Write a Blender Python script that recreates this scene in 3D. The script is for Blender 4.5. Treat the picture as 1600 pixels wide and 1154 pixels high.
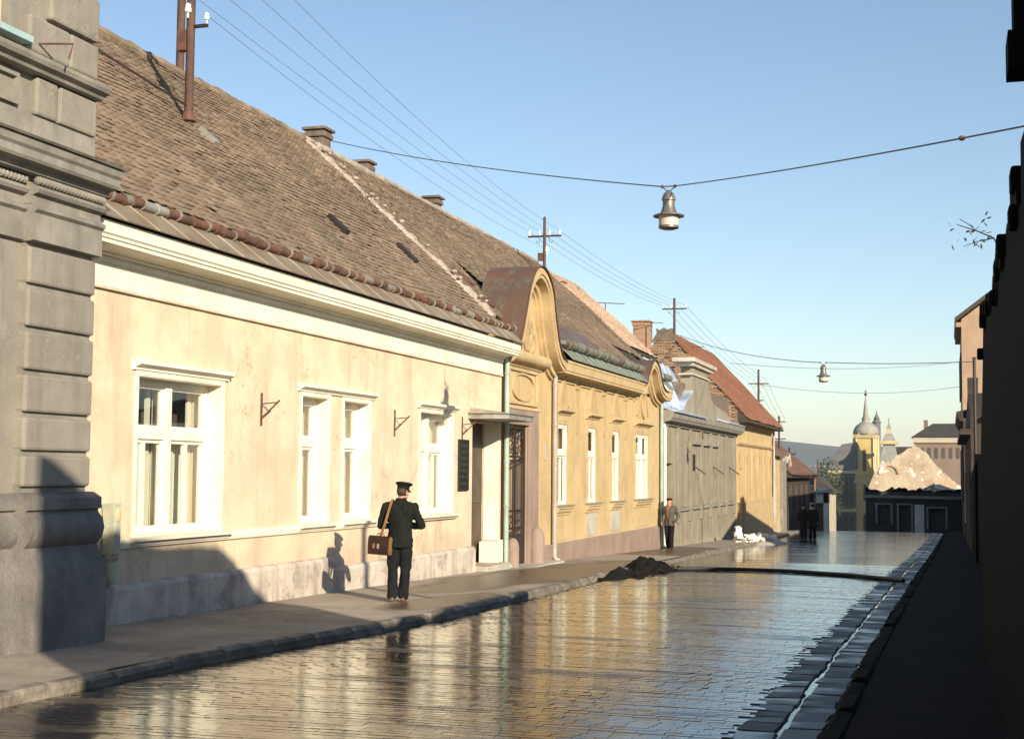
import bpy, bmesh, math, random
from mathutils import Vector, Matrix
random.seed(7)
R = math.radians
for o in list(bpy.data.objects): bpy.data.objects.remove(o)
scene = bpy.context.scene
COL = scene.collection

# ------------------------------------------------------------------ camera
yaw, pitch, roll = 0.298026, 0.071673, 0.008
fw = Vector((-math.sin(yaw)*math.cos(pitch), math.cos(yaw)*math.cos(pitch), math.sin(pitch)))
rt = Vector((math.cos(yaw), math.sin(yaw), 0)); up = rt.cross(fw)
rt2 = math.cos(roll)*rt + math.sin(roll)*up; up2 = -math.sin(roll)*rt + math.cos(roll)*up
cam_data = bpy.data.cameras.new('camera'); cam = bpy.data.objects.new('camera', cam_data); COL.objects.link(cam)
cam_data.sensor_width = 36; cam_data.lens = 50; cam_data.clip_end = 9000; cam_data.clip_start = 0.05
cam.matrix_world = Matrix(((rt2.x, up2.x, -fw.x, 0), (rt2.y, up2.y, -fw.y, 0), (rt2.z, up2.z, -fw.z, 1.65), (0, 0, 0, 1)))
scene.camera = cam

# ------------------------------------------------------------------ sky, sun, exposure
SUN_EL = R(18.9); TRAVEL_AZ = R(135.4)
sun_dir = Vector((math.cos(TRAVEL_AZ)*math.cos(SUN_EL), math.sin(TRAVEL_AZ)*math.cos(SUN_EL), -math.sin(SUN_EL)))
world = bpy.data.worlds.new('World'); scene.world = world; world.use_nodes = True
wn = world.node_tree.nodes; wl = world.node_tree.links
sky = wn.new('ShaderNodeTexSky'); sky.sky_type = 'NISHITA'; sky.sun_disc = False
sky.sun_elevation = SUN_EL; sky.sun_rotation = math.atan2(-sun_dir.x, -sun_dir.y)
sky.air_density = 1.0; sky.dust_density = .2; sky.ozone_density = 1.7; sky.altitude = 100
bg = wn['Background']; bg.inputs['Strength'].default_value = 0.102
wl.new(sky.outputs['Color'], bg.inputs['Color'])
sd = bpy.data.lights.new('sun', 'SUN'); sd.energy = 5.0; sd.angle = R(0.53); sd.color = (1.0, 0.87, 0.67)
sun = bpy.data.objects.new('sun', sd); COL.objects.link(sun)
sun.rotation_euler = sun_dir.to_track_quat('-Z', 'Y').to_euler(); sun.location = (30, -30, 40)
vs = scene.view_settings; vs.view_transform = 'Standard'; vs.look = 'None'; vs.gamma = 1; vs.use_curve_mapping = False
vs.exposure = 0.62
scene.render.engine = 'CYCLES'

# ------------------------------------------------------------------ terrain profile
PY = [-80, -30, 0, 20, 35, 50, 72, 95, 105, 115, 125, 140, 170, 300, 420, 4000]
PZ = [1.0, .35, 0, -.30, -.6, -1.0, -1.5, -1.98, -2.3, -2.95, -3.9, -5.0, -6.5, -13, -16, -16]
def lin(x, xs, ys):
    if x <= xs[0]: return ys[0]
    for i in range(1, len(xs)):
        if x <= xs[i]:
            return ys[i-1] + (ys[i]-ys[i-1])*(x-xs[i-1])/(xs[i]-xs[i-1])
    return ys[-1]
def g(Y):
    return sum(lin(Y+d, PY, PZ) for d in (-3, -1.5, 0, 1.5, 3))/5
KLY = [-40, 10, 13.5, 17, 20, 30, 43, 55, 62, 88, 140]; KLX = [-7.25, -7.25, -7.2, -6.72, -6.68, -7.0, -7.4, -7.8, -7.85, -9.0, -9.5]
KRY = [-40, 15, 40, 90, 140]; KRX = [-.9, -.87, -.68, -.38, -.2]
def XL(Y): return sum(lin(Y+d, KLY, KLX) for d in (-1.5, -.75, 0, .75, 1.5))/5
def XR(Y): return lin(Y, KRY, KRX)
def road_z(x, Y):
    l, r = XL(Y), XR(Y); t = (x-l)/(r-l)
    return g(Y) - 0.10 + 0.04*max(0, 1-(2*t-1)**2)
def smooth_noise(x, y, s=0):
    def h(i, j):
        n = math.sin(i*127.1+j*311.7+s*74.7)*43758.5453; return n-math.floor(n)
    i, j = math.floor(x), math.floor(y); u, v = x-i, y-j; u = u*u*(3-2*u); v = v*v*(3-2*v)
    return (h(i, j)*(1-u)+h(i+1, j)*u)*(1-v)+(h(i, j+1)*(1-u)+h(i+1, j+1)*u)*v

# ------------------------------------------------------------------ materials
MATS = {}
def lerp3(a, b, t): return tuple(a[i]+(b[i]-a[i])*t for i in range(3))
def M(name, col, col2=None, scale=2.0, rough=.85, bump=.25, bscale=45., rnd=0., rnd_col=None, streak=None, streak_amt=.5,
      metal=0., spec=.35, lo=.38, hi=.62, fine=.12, rough2=None, low=None, low_z=0., low_h=.6, patch=None, crack=None, moss=None, fold=0.):
    m = bpy.data.materials.new(name); m.use_nodes = True; nt = m.node_tree; N = nt.nodes; L = nt.links
    b = N['Principled BSDF']; b.inputs['Metallic'].default_value = metal; b.inputs['Specular IOR Level'].default_value = spec
    tc = N.new('ShaderNodeTexCoord'); co = tc.outputs['Object']
    def noise(sc, det=5, vec=None, ro=.6):
        n = N.new('ShaderNodeTexNoise'); n.inputs['Scale'].default_value = sc; n.inputs['Detail'].default_value = det
        n.inputs['Roughness'].default_value = ro; L.new(vec or co, n.inputs['Vector']); return n.outputs['Fac']
    def ramp(f, a, c):
        r = N.new('ShaderNodeMapRange'); r.inputs['From Min'].default_value = a; r.inputs['From Max'].default_value = c
        L.new(f, r.inputs['Value']); return r.outputs['Result']
    def mix(f, a, c, mode='MIX'):
        x = N.new('ShaderNodeMix'); x.data_type = 'RGBA'; x.blend_type = mode
        if hasattr(f, 'node'): L.new(f, x.inputs['Factor'])
        else: x.inputs['Factor'].default_value = f
        for s, v in ((6, a), (7, c)):
            if hasattr(v, 'node'): L.new(v, x.inputs[s])
            else: x.inputs[s].default_value = (*v, 1)
        return x.outputs[2]
    def math_(op, a, c=None):
        x = N.new('ShaderNodeMath'); x.operation = op
        for s, v in ((0, a), (1, c)):
            if v is None: continue
            if hasattr(v, 'node'): L.new(v, x.inputs[s])
            else: x.inputs[s].default_value = v
        return x.outputs[0]
    col2 = col2 or tuple(c*.75 for c in col)
    n1 = ramp(noise(scale, 6), lo, hi)
    c = mix(n1, col, col2)
    if streak:
        mp = N.new('ShaderNodeMapping'); mp.inputs['Scale'].default_value = (1, 1, .12); L.new(co, mp.inputs['Vector'])
        s = math_('MULTIPLY', ramp(noise(3.2, 6, mp.outputs['Vector'], .65), .5, .8), streak_amt)
        c = mix(s, c, streak)
    if moss:
        c = mix(math_('MULTIPLY', ramp(noise(.55, 7, None, .7), .52, .66), moss[1]), c, moss[0])
        c = mix(math_('MULTIPLY', ramp(noise(1.7, 6, None, .75), .56, .66), .6), c, lerp3(moss[0], (.42, .34, .24), .75))
    if patch:
        c = mix(math_('MULTIPLY', ramp(noise(patch[1], 5, None, .7), patch[2], patch[2]+.03), patch[3]), c, patch[0])
        c = mix(math_('MULTIPLY', ramp(noise(patch[1]*2.7, 6, None, .7), patch[2]+.05, patch[2]+.07), patch[3]*.9), c, lerp3(patch[0], (.30, .24, .19), .6))
    if crack:
        cn = math_('ABSOLUTE', math_('SUBTRACT', noise(crack[1], 6, None, .62), .5))
        cm = math_('MULTIPLY', ramp(cn, .0055, .0015), ramp(noise(.5, 2), .5, .6))
        c = mix(math_('MULTIPLY', cm, .75), c, crack[0])
    if low:
        sx = N.new('ShaderNodeSeparateXYZ'); L.new(co, sx.inputs[0])
        zz = math_('ADD', sx.outputs['Z'], math_('MULTIPLY', noise(1.6, 5), .9))
        f = ramp(zz, low_z+low_h+.45, low_z+.45)
        f = math_('MULTIPLY', f, .8)
        c = mix(f, c, low)
    if rnd:
        at = N.new('ShaderNodeAttribute'); at.attribute_name = 'rnd'; oi = N.new('ShaderNodeObjectInfo')
        fr = math_('FRACT', math_('ADD', at.outputs['Fac'], oi.outputs['Random']))
        c = mix(math_('MULTIPLY', math_('POWER', fr, 2.2), rnd), c, rnd_col or tuple(v*.4 for v in col))
        v = N.new('ShaderNodeHueSaturation'); L.new(c, v.inputs['Color'])
        L.new(math_('ADD', math_('MULTIPLY', math_('FRACT', math_('MULTIPLY', fr, 7.3)), .5*rnd), 1-.25*rnd), v.inputs['Value']); c = v.outputs['Color']
    if fine:
        f = ramp(noise(bscale*1.3, 3), .2, .8)
        vv = N.new('ShaderNodeHueSaturation'); L.new(c, vv.inputs['Color'])
        L.new(math_('ADD', math_('MULTIPLY', f, 2*fine), 1-fine), vv.inputs['Value']); c = vv.outputs['Color']
    L.new(c, b.inputs['Base Color'])
    if rough2 is None: b.inputs['Roughness'].default_value = rough
    else:
        r = N.new('ShaderNodeMapRange'); r.inputs['From Min'].default_value = .35; r.inputs['From Max'].default_value = .65
        r.inputs['To Min'].default_value = rough; r.inputs['To Max'].default_value = rough2
        L.new(noise(scale*2.3, 4), r.inputs['Value']); L.new(r.outputs['Result'], b.inputs['Roughness'])
    if bump:
        bp = N.new('ShaderNodeBump'); bp.inputs['Strength'].default_value = bump; bp.inputs['Distance'].default_value = .02
        L.new(math_('ADD', noise(bscale, 5), math_('MULTIPLY', noise(scale*3, 3), .8)), bp.inputs['Height'])
        L.new(bp.outputs['Normal'], b.inputs['Normal'])
    MATS[name] = m
    return m
def glass_mat(name, tint=(.93, .95, .94), refl=.5):
    m = bpy.data.materials.new(name); m.use_nodes = True; N = m.node_tree.nodes; L = m.node_tree.links
    N.remove(N['Principled BSDF']); out = N['Material Output']
    t = N.new('ShaderNodeBsdfTransparent'); t.inputs['Color'].default_value = (*tint, 1)
    gl = N.new('ShaderNodeBsdfGlossy'); gl.inputs['Roughness'].default_value = .02
    lw = N.new('ShaderNodeLayerWeight'); pw = N.new('ShaderNodeMath'); pw.operation = 'POWER'; pw.inputs[1].default_value = 4.0; L.new(lw.outputs['Facing'], pw.inputs[0])
    fr = N.new('ShaderNodeMath'); fr.operation = 'MULTIPLY_ADD'; fr.inputs[1].default_value = .85; fr.inputs[2].default_value = .05; L.new(pw.outputs[0], fr.inputs[0])
    mx = N.new('ShaderNodeMixShader'); L.new(fr.outputs[0], mx.inputs[0]); L.new(t.outputs[0], mx.inputs[1]); L.new(gl.outputs[0], mx.inputs[2])
    n = N.new('ShaderNodeTexNoise'); n.inputs['Scale'].default_value = 1.5; bp = N.new('ShaderNodeBump'); bp.inputs['Strength'].default_value = .05
    tc = N.new('ShaderNodeTexCoord'); L.new(tc.outputs['Object'], n.inputs['Vector']); L.new(n.outputs['Fac'], bp.inputs['Height']); L.new(bp.outputs[0], gl.inputs['Normal'])
    L.new(mx.outputs[0], out.inputs['Surface']); MATS[name] = m; return m

M('cream', (.68, .575, .415), (.61, .49, .355), scale=1.3, lo=.43, hi=.6, streak=(.42, .31, .22), streak_amt=.75, patch=((.60, .49, .36), .75, .58, .45), crack=((.25, .17, .12), 1.1), low=(.42, .29, .21), low_z=-.1, low_h=.9, bump=.35)
M('white', (.80, .75, .63), (.72, .66, .53), scale=1.5, streak=(.5, .42, .33), streak_amt=.25, bump=.2)
M('paint', (.80, .76, .66), (.74, .69, .57), scale=3, rough=.5, streak=(.55, .48, .38), streak_amt=.25, bump=.08)
M('plinth_a', (.60, .54, .46), (.44, .38, .33), scale=1.6, streak=(.22, .15, .10), streak_amt=.9, bump=.5, bscale=25, patch=((.33, .28, .24), 1.6, .55, .7))
M('ochre', (.55, .41, .21), (.47, .345, .18), scale=1.0, streak=(.34, .24, .13), streak_amt=.7, patch=((.47, .36, .21), .8, .57, .6), crack=((.2, .13, .07), 1.2), low=(.56, .44, .26), low_z=.0, low_h=.9, bump=.3)
M('ochre_trim', (.53, .40, .22), (.44, .325, .18), scale=2.0, streak=(.33, .23, .13), streak_amt=.55, bump=.25)
M('ochre_relief', (.45, .34, .19), (.38, .28, .16), scale=2.5, bump=.6, bscale=18)
M('mauve', (.32, .235, .19), (.26, .19, .155), scale=1.3, streak=(.2, .14, .12), streak_amt=.5, bump=.3)
M('grey_stucco', (.285, .258, .218), (.22, .197, .165), scale=1.1, streak=(.12, .11, .10), streak_amt=.6, patch=((.33, .31, .27), 1.1, .58, .5), crack=((.1, .09, .08), 1.4), bump=.35)
M('grey_trim', (.29, .27, .235), (.20, .185, .16), scale=2, streak=(.12, .115, .10), streak_amt=.5, bump=.3)
M('grey_plinth', (.22, .20, .185), (.13, .12, .11), scale=1.8, streak=(.07, .065, .06), streak_amt=.6, bump=.6, bscale=20)
M('grey_c', (.30, .265, .20), (.235, .205, .155), scale=1.2, streak=(.13, .12, .10), streak_amt=.75, low=(.38, .34, .28), low_z=-.6, low_h=.7, bump=.4)
M('tile', (.29, .215, .153), (.21, .154, .112), scale=.7, rnd=.6, rnd_col=(.11, .078, .06), moss=((.13, .12, .075), .65), bump=.3, bscale=60, fine=.22, rough=.92)
M('tile_red', (.33, .155, .09), (.27, .125, .075), scale=.9, rnd=.6, rnd_col=(.20, .09, .06), bump=.25, rough=.9)
M('tile_light', (.60, .45, .34), (.52, .37, .27), scale=1.2, rnd=.5, rnd_col=(.38, .27, .2), bump=.25, rough=.9)
M('tile_brown', (.22, .13, .09), (.17, .10, .07), scale=1.2, rnd=.5, bump=.25, rough=.9)
M('deck', (.06, .045, .035), bump=0, fine=0)
M('mortar', (.43, .37, .32), (.30, .25, .21), scale=3, bump=.9, bscale=16)
M('rust', (.19, .09, .06), (.10, .06, .045), scale=4, rough=.75, bump=.4, bscale=30, metal=.15)
M('galvanised', (.38, .375, .33), (.25, .21, .17), scale=2.2, rough=.55, metal=.35, bump=.15)
M('eave_sheet', (.29, .25, .19), (.22, .16, .11), scale=1.6, rough=.6, metal=.2, bump=.2)
M('copper', (.20, .105, .07), (.145, .10, .075), scale=.9, rough=.5, metal=.35, streak=(.22, .29, .24), streak_amt=.75, bump=.15)
M('verdigris', (.20, .25, .20), (.19, .18, .14), scale=2, rough=.6, metal=.2, bump=.2)
M('pipe_green', (.33, .43, .38), (.27, .33, .28), scale=2.2, rough=.5, bump=.1, streak=(.28, .16, .09), streak_amt=.5)
M('pipe_grey', (.46, .46, .42), (.34, .30, .25), scale=1.2, rough=.5, bump=.1, streak=(.30, .17, .1), streak_amt=.8)
M('pipe_rust', (.30, .17, .11), (.23, .13, .09), scale=2, rough=.7, bump=.2)
M('tin', (.70, .76, .86), (.40, .50, .68), scale=.9, rough=.42, metal=.4, bump=.3, bscale=4)
M('wood_dark', (.10, .07, .05), (.07, .05, .035), scale=3, rough=.6, bump=.2)
M('wood_pole', (.11, .062, .048), (.075, .043, .034), scale=4, rough=.8, bump=.4)
M('iron', (.035, .03, .028), (.05, .035, .028), scale=6, rough=.5, bump=.15, metal=.3)
M('iron_rust', (.15, .07, .05), (.09, .05, .04), scale=5, rough=.7, bump=.2)
M('porcelain', (.8, .78, .72), (.75, .72, .66), rough=.2, bump=0, fine=0)
M('brick', (.36, .22, .14), (.28, .17, .11), scale=3, rnd=.7, rnd_col=(.45, .35, .25), bump=.5)
M('brick_grime', (.20, .15, .115), (.12, .09, .075), scale=3, bump=.7, bscale=20)
M('concrete', (.50, .46, .39), (.40, .36, .30), scale=1.5, bump=.4)
M('curtain', (.82, .79, .68), (.76, .72, .60), scale=3, bump=.05, rough=.9)
M('interior', (.10, .085, .07), (.07, .06, .05), bump=0)
M('interior_yellow', (.55, .40, .17), (.45, .32, .14), scale=2, bump=.2)
M('earth', (.10, .085, .065), (.075, .07, .05), scale=.3, bump=.3)
M('kerb', (.30, .26, .21), (.12, .10, .08), scale=3, rnd=.4, bump=.6, bscale=22, rough=.6, rough2=.85)
M('shaded_wall', (.008, .007, .0065), (.005, .0045, .004), scale=1.2, bump=.5, bscale=14, spec=.05)  # deep shade of the right side is put into this near-black colour
M('shaded_dark_house', (.075, .058, .048), (.05, .04, .034), scale=1.2, bump=.4, streak=(.03, .025, .022), spec=.15)  # shade on the house fronts is put into this dark colour
M('gable_brown', (.42, .29, .20), (.35, .24, .165), scale=.8, bump=.3, streak=(.25, .17, .12))
M('roof_dark', (.075, .06, .05), (.05, .042, .037), scale=1.0, rnd=.4, bump=.3)
M('mud', (.016, .013, .010), (.008, .007, .006), scale=4, rough=.7, rough2=.95, spec=.12, bump=.8, bscale=14)
M('hose', (.02, .018, .016), rough=.45, bump=.1)
M('whitestone', (.80, .78, .72), (.72, .69, .61), scale=4, bump=.4)
M('ruin', (.58, .49, .36), (.44, .33, .23), scale=.5, lo=.42, hi=.6, bump=.8, bscale=3, streak=(.36, .21, .13), streak_amt=.6, patch=((.80, .76, .66), .55, .56, .9))
M('ruin_white', (.78, .72, .62), (.62, .55, .45), scale=.8, bump=.5, bscale=4)
M('church', (.64, .47, .17), (.54, .39, .14), scale=.4, bump=.15)
M('church_trim', (.56, .45, .26), (.48, .38, .22), scale=.5, bump=.2)
M('dome', (.33, .32, .275), (.24, .24, .21), scale=.8, rough=.7, bump=.15)
M('slate', (.16, .16, .16), (.12, .12, .125), scale=.6, bump=.2)
M('far_pink', (.24, .175, .135), (.2, .145, .115), scale=.3, bump=.1)
M('far_pale', (.50, .42, .32), (.42, .35, .27), scale=.3, bump=.1)
M('nave_shaded', (.17, .15, .115), (.13, .115, .09), scale=.3, bump=.1)  # shade on the church nave is put into this darker colour
M('hill', (.06, .075, .06), (.05, .065, .055), scale=.01, bump=0)
M('leaf', (.055, .075, .03), (.035, .05, .02), scale=3, rnd=.5, bump=0)
M('bark', (.10, .075, .055), bump=.5)
M('uniform', (.013, .016, .014), (.009, .011, .010), scale=9, rough=.9, bump=.25, bscale=300, spec=.15, fine=.2)
M('trouser', (.014, .016, .018), (.010, .011, .013), scale=9, rough=.9, bump=.25, bscale=300, spec=.15)
M('tweed', (.105, .10, .085), (.075, .07, .06), scale=14, rough=.95, bump=.3, bscale=250, spec=.1, fine=.25)
M('coat_dark', (.016, .014, .013), (.011, .010, .010), scale=9, rough=.95, bump=.2, spec=.1)
M('skin', (.52, .27, .18), (.44, .21, .14), scale=12, rough=.55, bump=.1)
M('hair', (.05, .035, .025), rough=.6, bump=.3, bscale=150)
M('shirt_red', (.27, .13, .09), (.2, .10, .07), scale=6, bump=.2)
M('shoe', (.16, .062, .03), (.11, .045, .024), scale=6, rough=.45, bump=.05)
M('leather_dark', (.035, .016, .011), (.022, .011, .008), scale=8, rough=.45, bump=.25, bscale=90)
M('leather_tan', (.27, .135, .06), (.19, .095, .045), scale=8, rough=.5, bump=.2)
M('lamp_metal', (.21, .20, .18), (.14, .13, .115), scale=8, rough=.45, metal=.4, bump=.1)
M('lamp_glass', (.55, .51, .44), (.48, .44, .38), scale=6, rough=.25, bump=0)
M('plaque', (.018, .022, .02), (.03, .03, .028), scale=8, rough=.25, bump=.05)
M('plaque_text', (.045, .048, .042), rough=.5, bump=0)
M('teal', (.36, .50, .50), (.30, .42, .42), scale=3, rough=.5, bump=.1)
M('blind', (.55, .47, .27), (.47, .40, .23), scale=5, bump=.1)
M('hopper', (.48, .48, .36), (.33, .37, .30), scale=5, rough=.5, bump=.15, streak=(.28, .19, .11))
M('green_shade', (.03, .045, .03), bump=.2)
M('wire_grey', (.11, .11, .12), rough=.5, bump=0, fine=0)
glass_mat('glass')

def wet_mat(name, dry, wet, rough_lo, rough_hi, scale, bump, bscale, rnd=0., stretch=(1, 1, 1), lo=.42, hi=.60, coat=.0):
    m = bpy.data.materials.new(name); m.use_nodes = True; N = m.node_tree.nodes; L = m.node_tree.links
    b = N['Principled BSDF']; ge = N.new('ShaderNodeNewGeometry'); b.inputs['IOR'].default_value = 1.5; b.inputs['Coat Weight'].default_value = coat; b.inputs['Coat Roughness'].default_value = .06; b.inputs['Coat IOR'].default_value = 1.45
    mp = N.new('ShaderNodeMapping'); mp.inputs['Scale'].default_value = stretch; L.new(ge.outputs['Position'], mp.inputs['Vector'])
    n = N.new('ShaderNodeTexNoise'); n.inputs['Scale'].default_value = scale; n.inputs['Detail'].default_value = 5; L.new(mp.outputs[0], n.inputs['Vector'])
    r = N.new('ShaderNodeMapRange'); r.inputs['From Min'].default_value = lo; r.inputs['From Max'].default_value = hi; L.new(n.outputs['Fac'], r.inputs['Value'])
    fac = r.outputs['Result']
    if rnd:
        at = N.new('ShaderNodeAttribute'); at.attribute_name = 'rnd'; oi = N.new('ShaderNodeObjectInfo')
        a = N.new('ShaderNodeMath'); a.operation = 'ADD'; L.new(at.outputs['Fac'], a.inputs[0]); L.new(oi.outputs['Random'], a.inputs[1])
        f = N.new('ShaderNodeMath'); f.operation = 'FRACT'; L.new(a.outputs[0], f.inputs[0])
        q = N.new('ShaderNodeMath'); q.operation = 'MULTIPLY_ADD'; L.new(f.outputs[0], q.inputs[0]); q.inputs[1].default_value = rnd; L.new(fac, q.inputs[2])
        s = N.new('ShaderNodeMath'); s.operation = 'SUBTRACT'; s.use_clamp = True; L.new(q.outputs[0], s.inputs[0]); s.inputs[1].default_value = rnd*.5; fac = s.outputs[0]
    mx = N.new('ShaderNodeMix'); mx.data_type = 'RGBA'; L.new(fac, mx.inputs['Factor']); mx.inputs[6].default_value = (*wet, 1); mx.inputs[7].default_value = (*dry, 1)
    L.new(mx.outputs[2], b.inputs['Base Color'])
    rr = N.new('ShaderNodeMapRange'); rr.inputs['To Min'].default_value = rough_lo; rr.inputs['To Max'].default_value = rough_hi; L.new(fac, rr.inputs['Value'])
    L.new(rr.outputs['Result'], b.inputs['Roughness'])
    n2 = N.new('ShaderNodeTexNoise'); n2.inputs['Scale'].default_value = bscale; n2.inputs['Detail'].default_value = 3; L.new(mp.outputs[0], n2.inputs['Vector'])
    bp = N.new('ShaderNodeBump'); bp.inputs['Strength'].default_value = bump; bp.inputs['Distance'].default_value = .01
    L.new(n2.outputs['Fac'], bp.inputs['Height']); L.new(bp.outputs[0], b.inputs['Normal'])
    MATS[name] = m; return m
wet_mat('sett', (.042, .034, .027), (.022, .017, .014), .10, .40, .9, .42, 7, rnd=.35, stretch=(.5, 2.2, 1), lo=.54, hi=.70, coat=.25)
wet_mat('gutter_stone', (.030, .027, .026), (.024, .021, .02), .22, .6, 1.3, .25, 20, rnd=.8, lo=.30, hi=.52)
wet_mat('wet_bed', (.03, .026, .022), (.02, .018, .015), .06, .22, .8, .1, 8)
wet_mat('road_far', (.042, .034, .027), (.024, .019, .015), .11, .38, .8, .4, 5, stretch=(.4, 2.2, 1), lo=.53, hi=.70, coat=.2)
def pavement_mat():
    m = M('pavement', (.385, .33, .265), (.285, .24, .19), scale=1.1, patch=((.25, .205, .16), .5, .55, .7), crack=((.1, .08, .06), .7), bump=.5, bscale=35, rough=.9, fine=.2)
    N = m.node_tree.nodes; L = m.node_tree.links; b = N['Principled BSDF']
    ge = N.new('ShaderNodeNewGeometry'); total = None
    nz = N.new('ShaderNodeTexNoise'); nz.inputs['Scale'].default_value = .55; nz.inputs['Detail'].default_value = 6; L.new(ge.outputs['Position'], nz.inputs['Vector'])
    for cx, cy, rx, ry in ((-8.3, 27.0, 1.0, 5.5), (-7.4, 31.0, 1.6, 5.5), (-8.6, 44.5, 2.0, 3.5), (-7.3, 20.5, .5, 2.0), (-8.8, 49.5, 1.2, 2.6)):
        mp = N.new('ShaderNodeMapping'); mp.inputs['Location'].default_value = (-cx/rx, -cy/ry, 0); mp.inputs['Scale'].default_value = (1/rx, 1/ry, 0)
        L.new(ge.outputs['Position'], mp.inputs['Vector'])
        ln = N.new('ShaderNodeVectorMath'); ln.operation = 'LENGTH'; L.new(mp.outputs[0], ln.inputs[0])
        a = N.new('ShaderNodeMath'); a.operation = 'MULTIPLY_ADD'; L.new(nz.outputs['Fac'], a.inputs[0]); a.inputs[1].default_value = 1.6; L.new(ln.outputs['Value'], a.inputs[2])
        r = N.new('ShaderNodeMapRange'); r.inputs['From Min'].default_value = 1.95; r.inputs['From Max'].default_value = 1.6; L.new(a.outputs[0], r.inputs['Value'])
        if total is None: total = r.outputs[0]
        else:
            x = N.new('ShaderNodeMath'); x.operation = 'MAXIMUM'; L.new(total, x.inputs[0]); L.new(r.outputs[0], x.inputs[1]); total = x.outputs[0]
    src = b.inputs['Base Color'].links[0].from_socket
    mx = N.new('ShaderNodeMix'); mx.data_type = 'RGBA'; L.new(total, mx.inputs['Factor']); L.new(src, mx.inputs[6]); mx.inputs[7].default_value = (.085, .058, .038, 1)
    L.new(mx.outputs[2], b.inputs['Base Color'])
    rr = N.new('ShaderNodeMapRange'); rr.inputs['To Min'].default_value = .9; rr.inputs['To Max'].default_value = .33; L.new(total, rr.inputs['Value']); L.new(rr.outputs[0], b.inputs['Roughness'])
pavement_mat()

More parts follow.
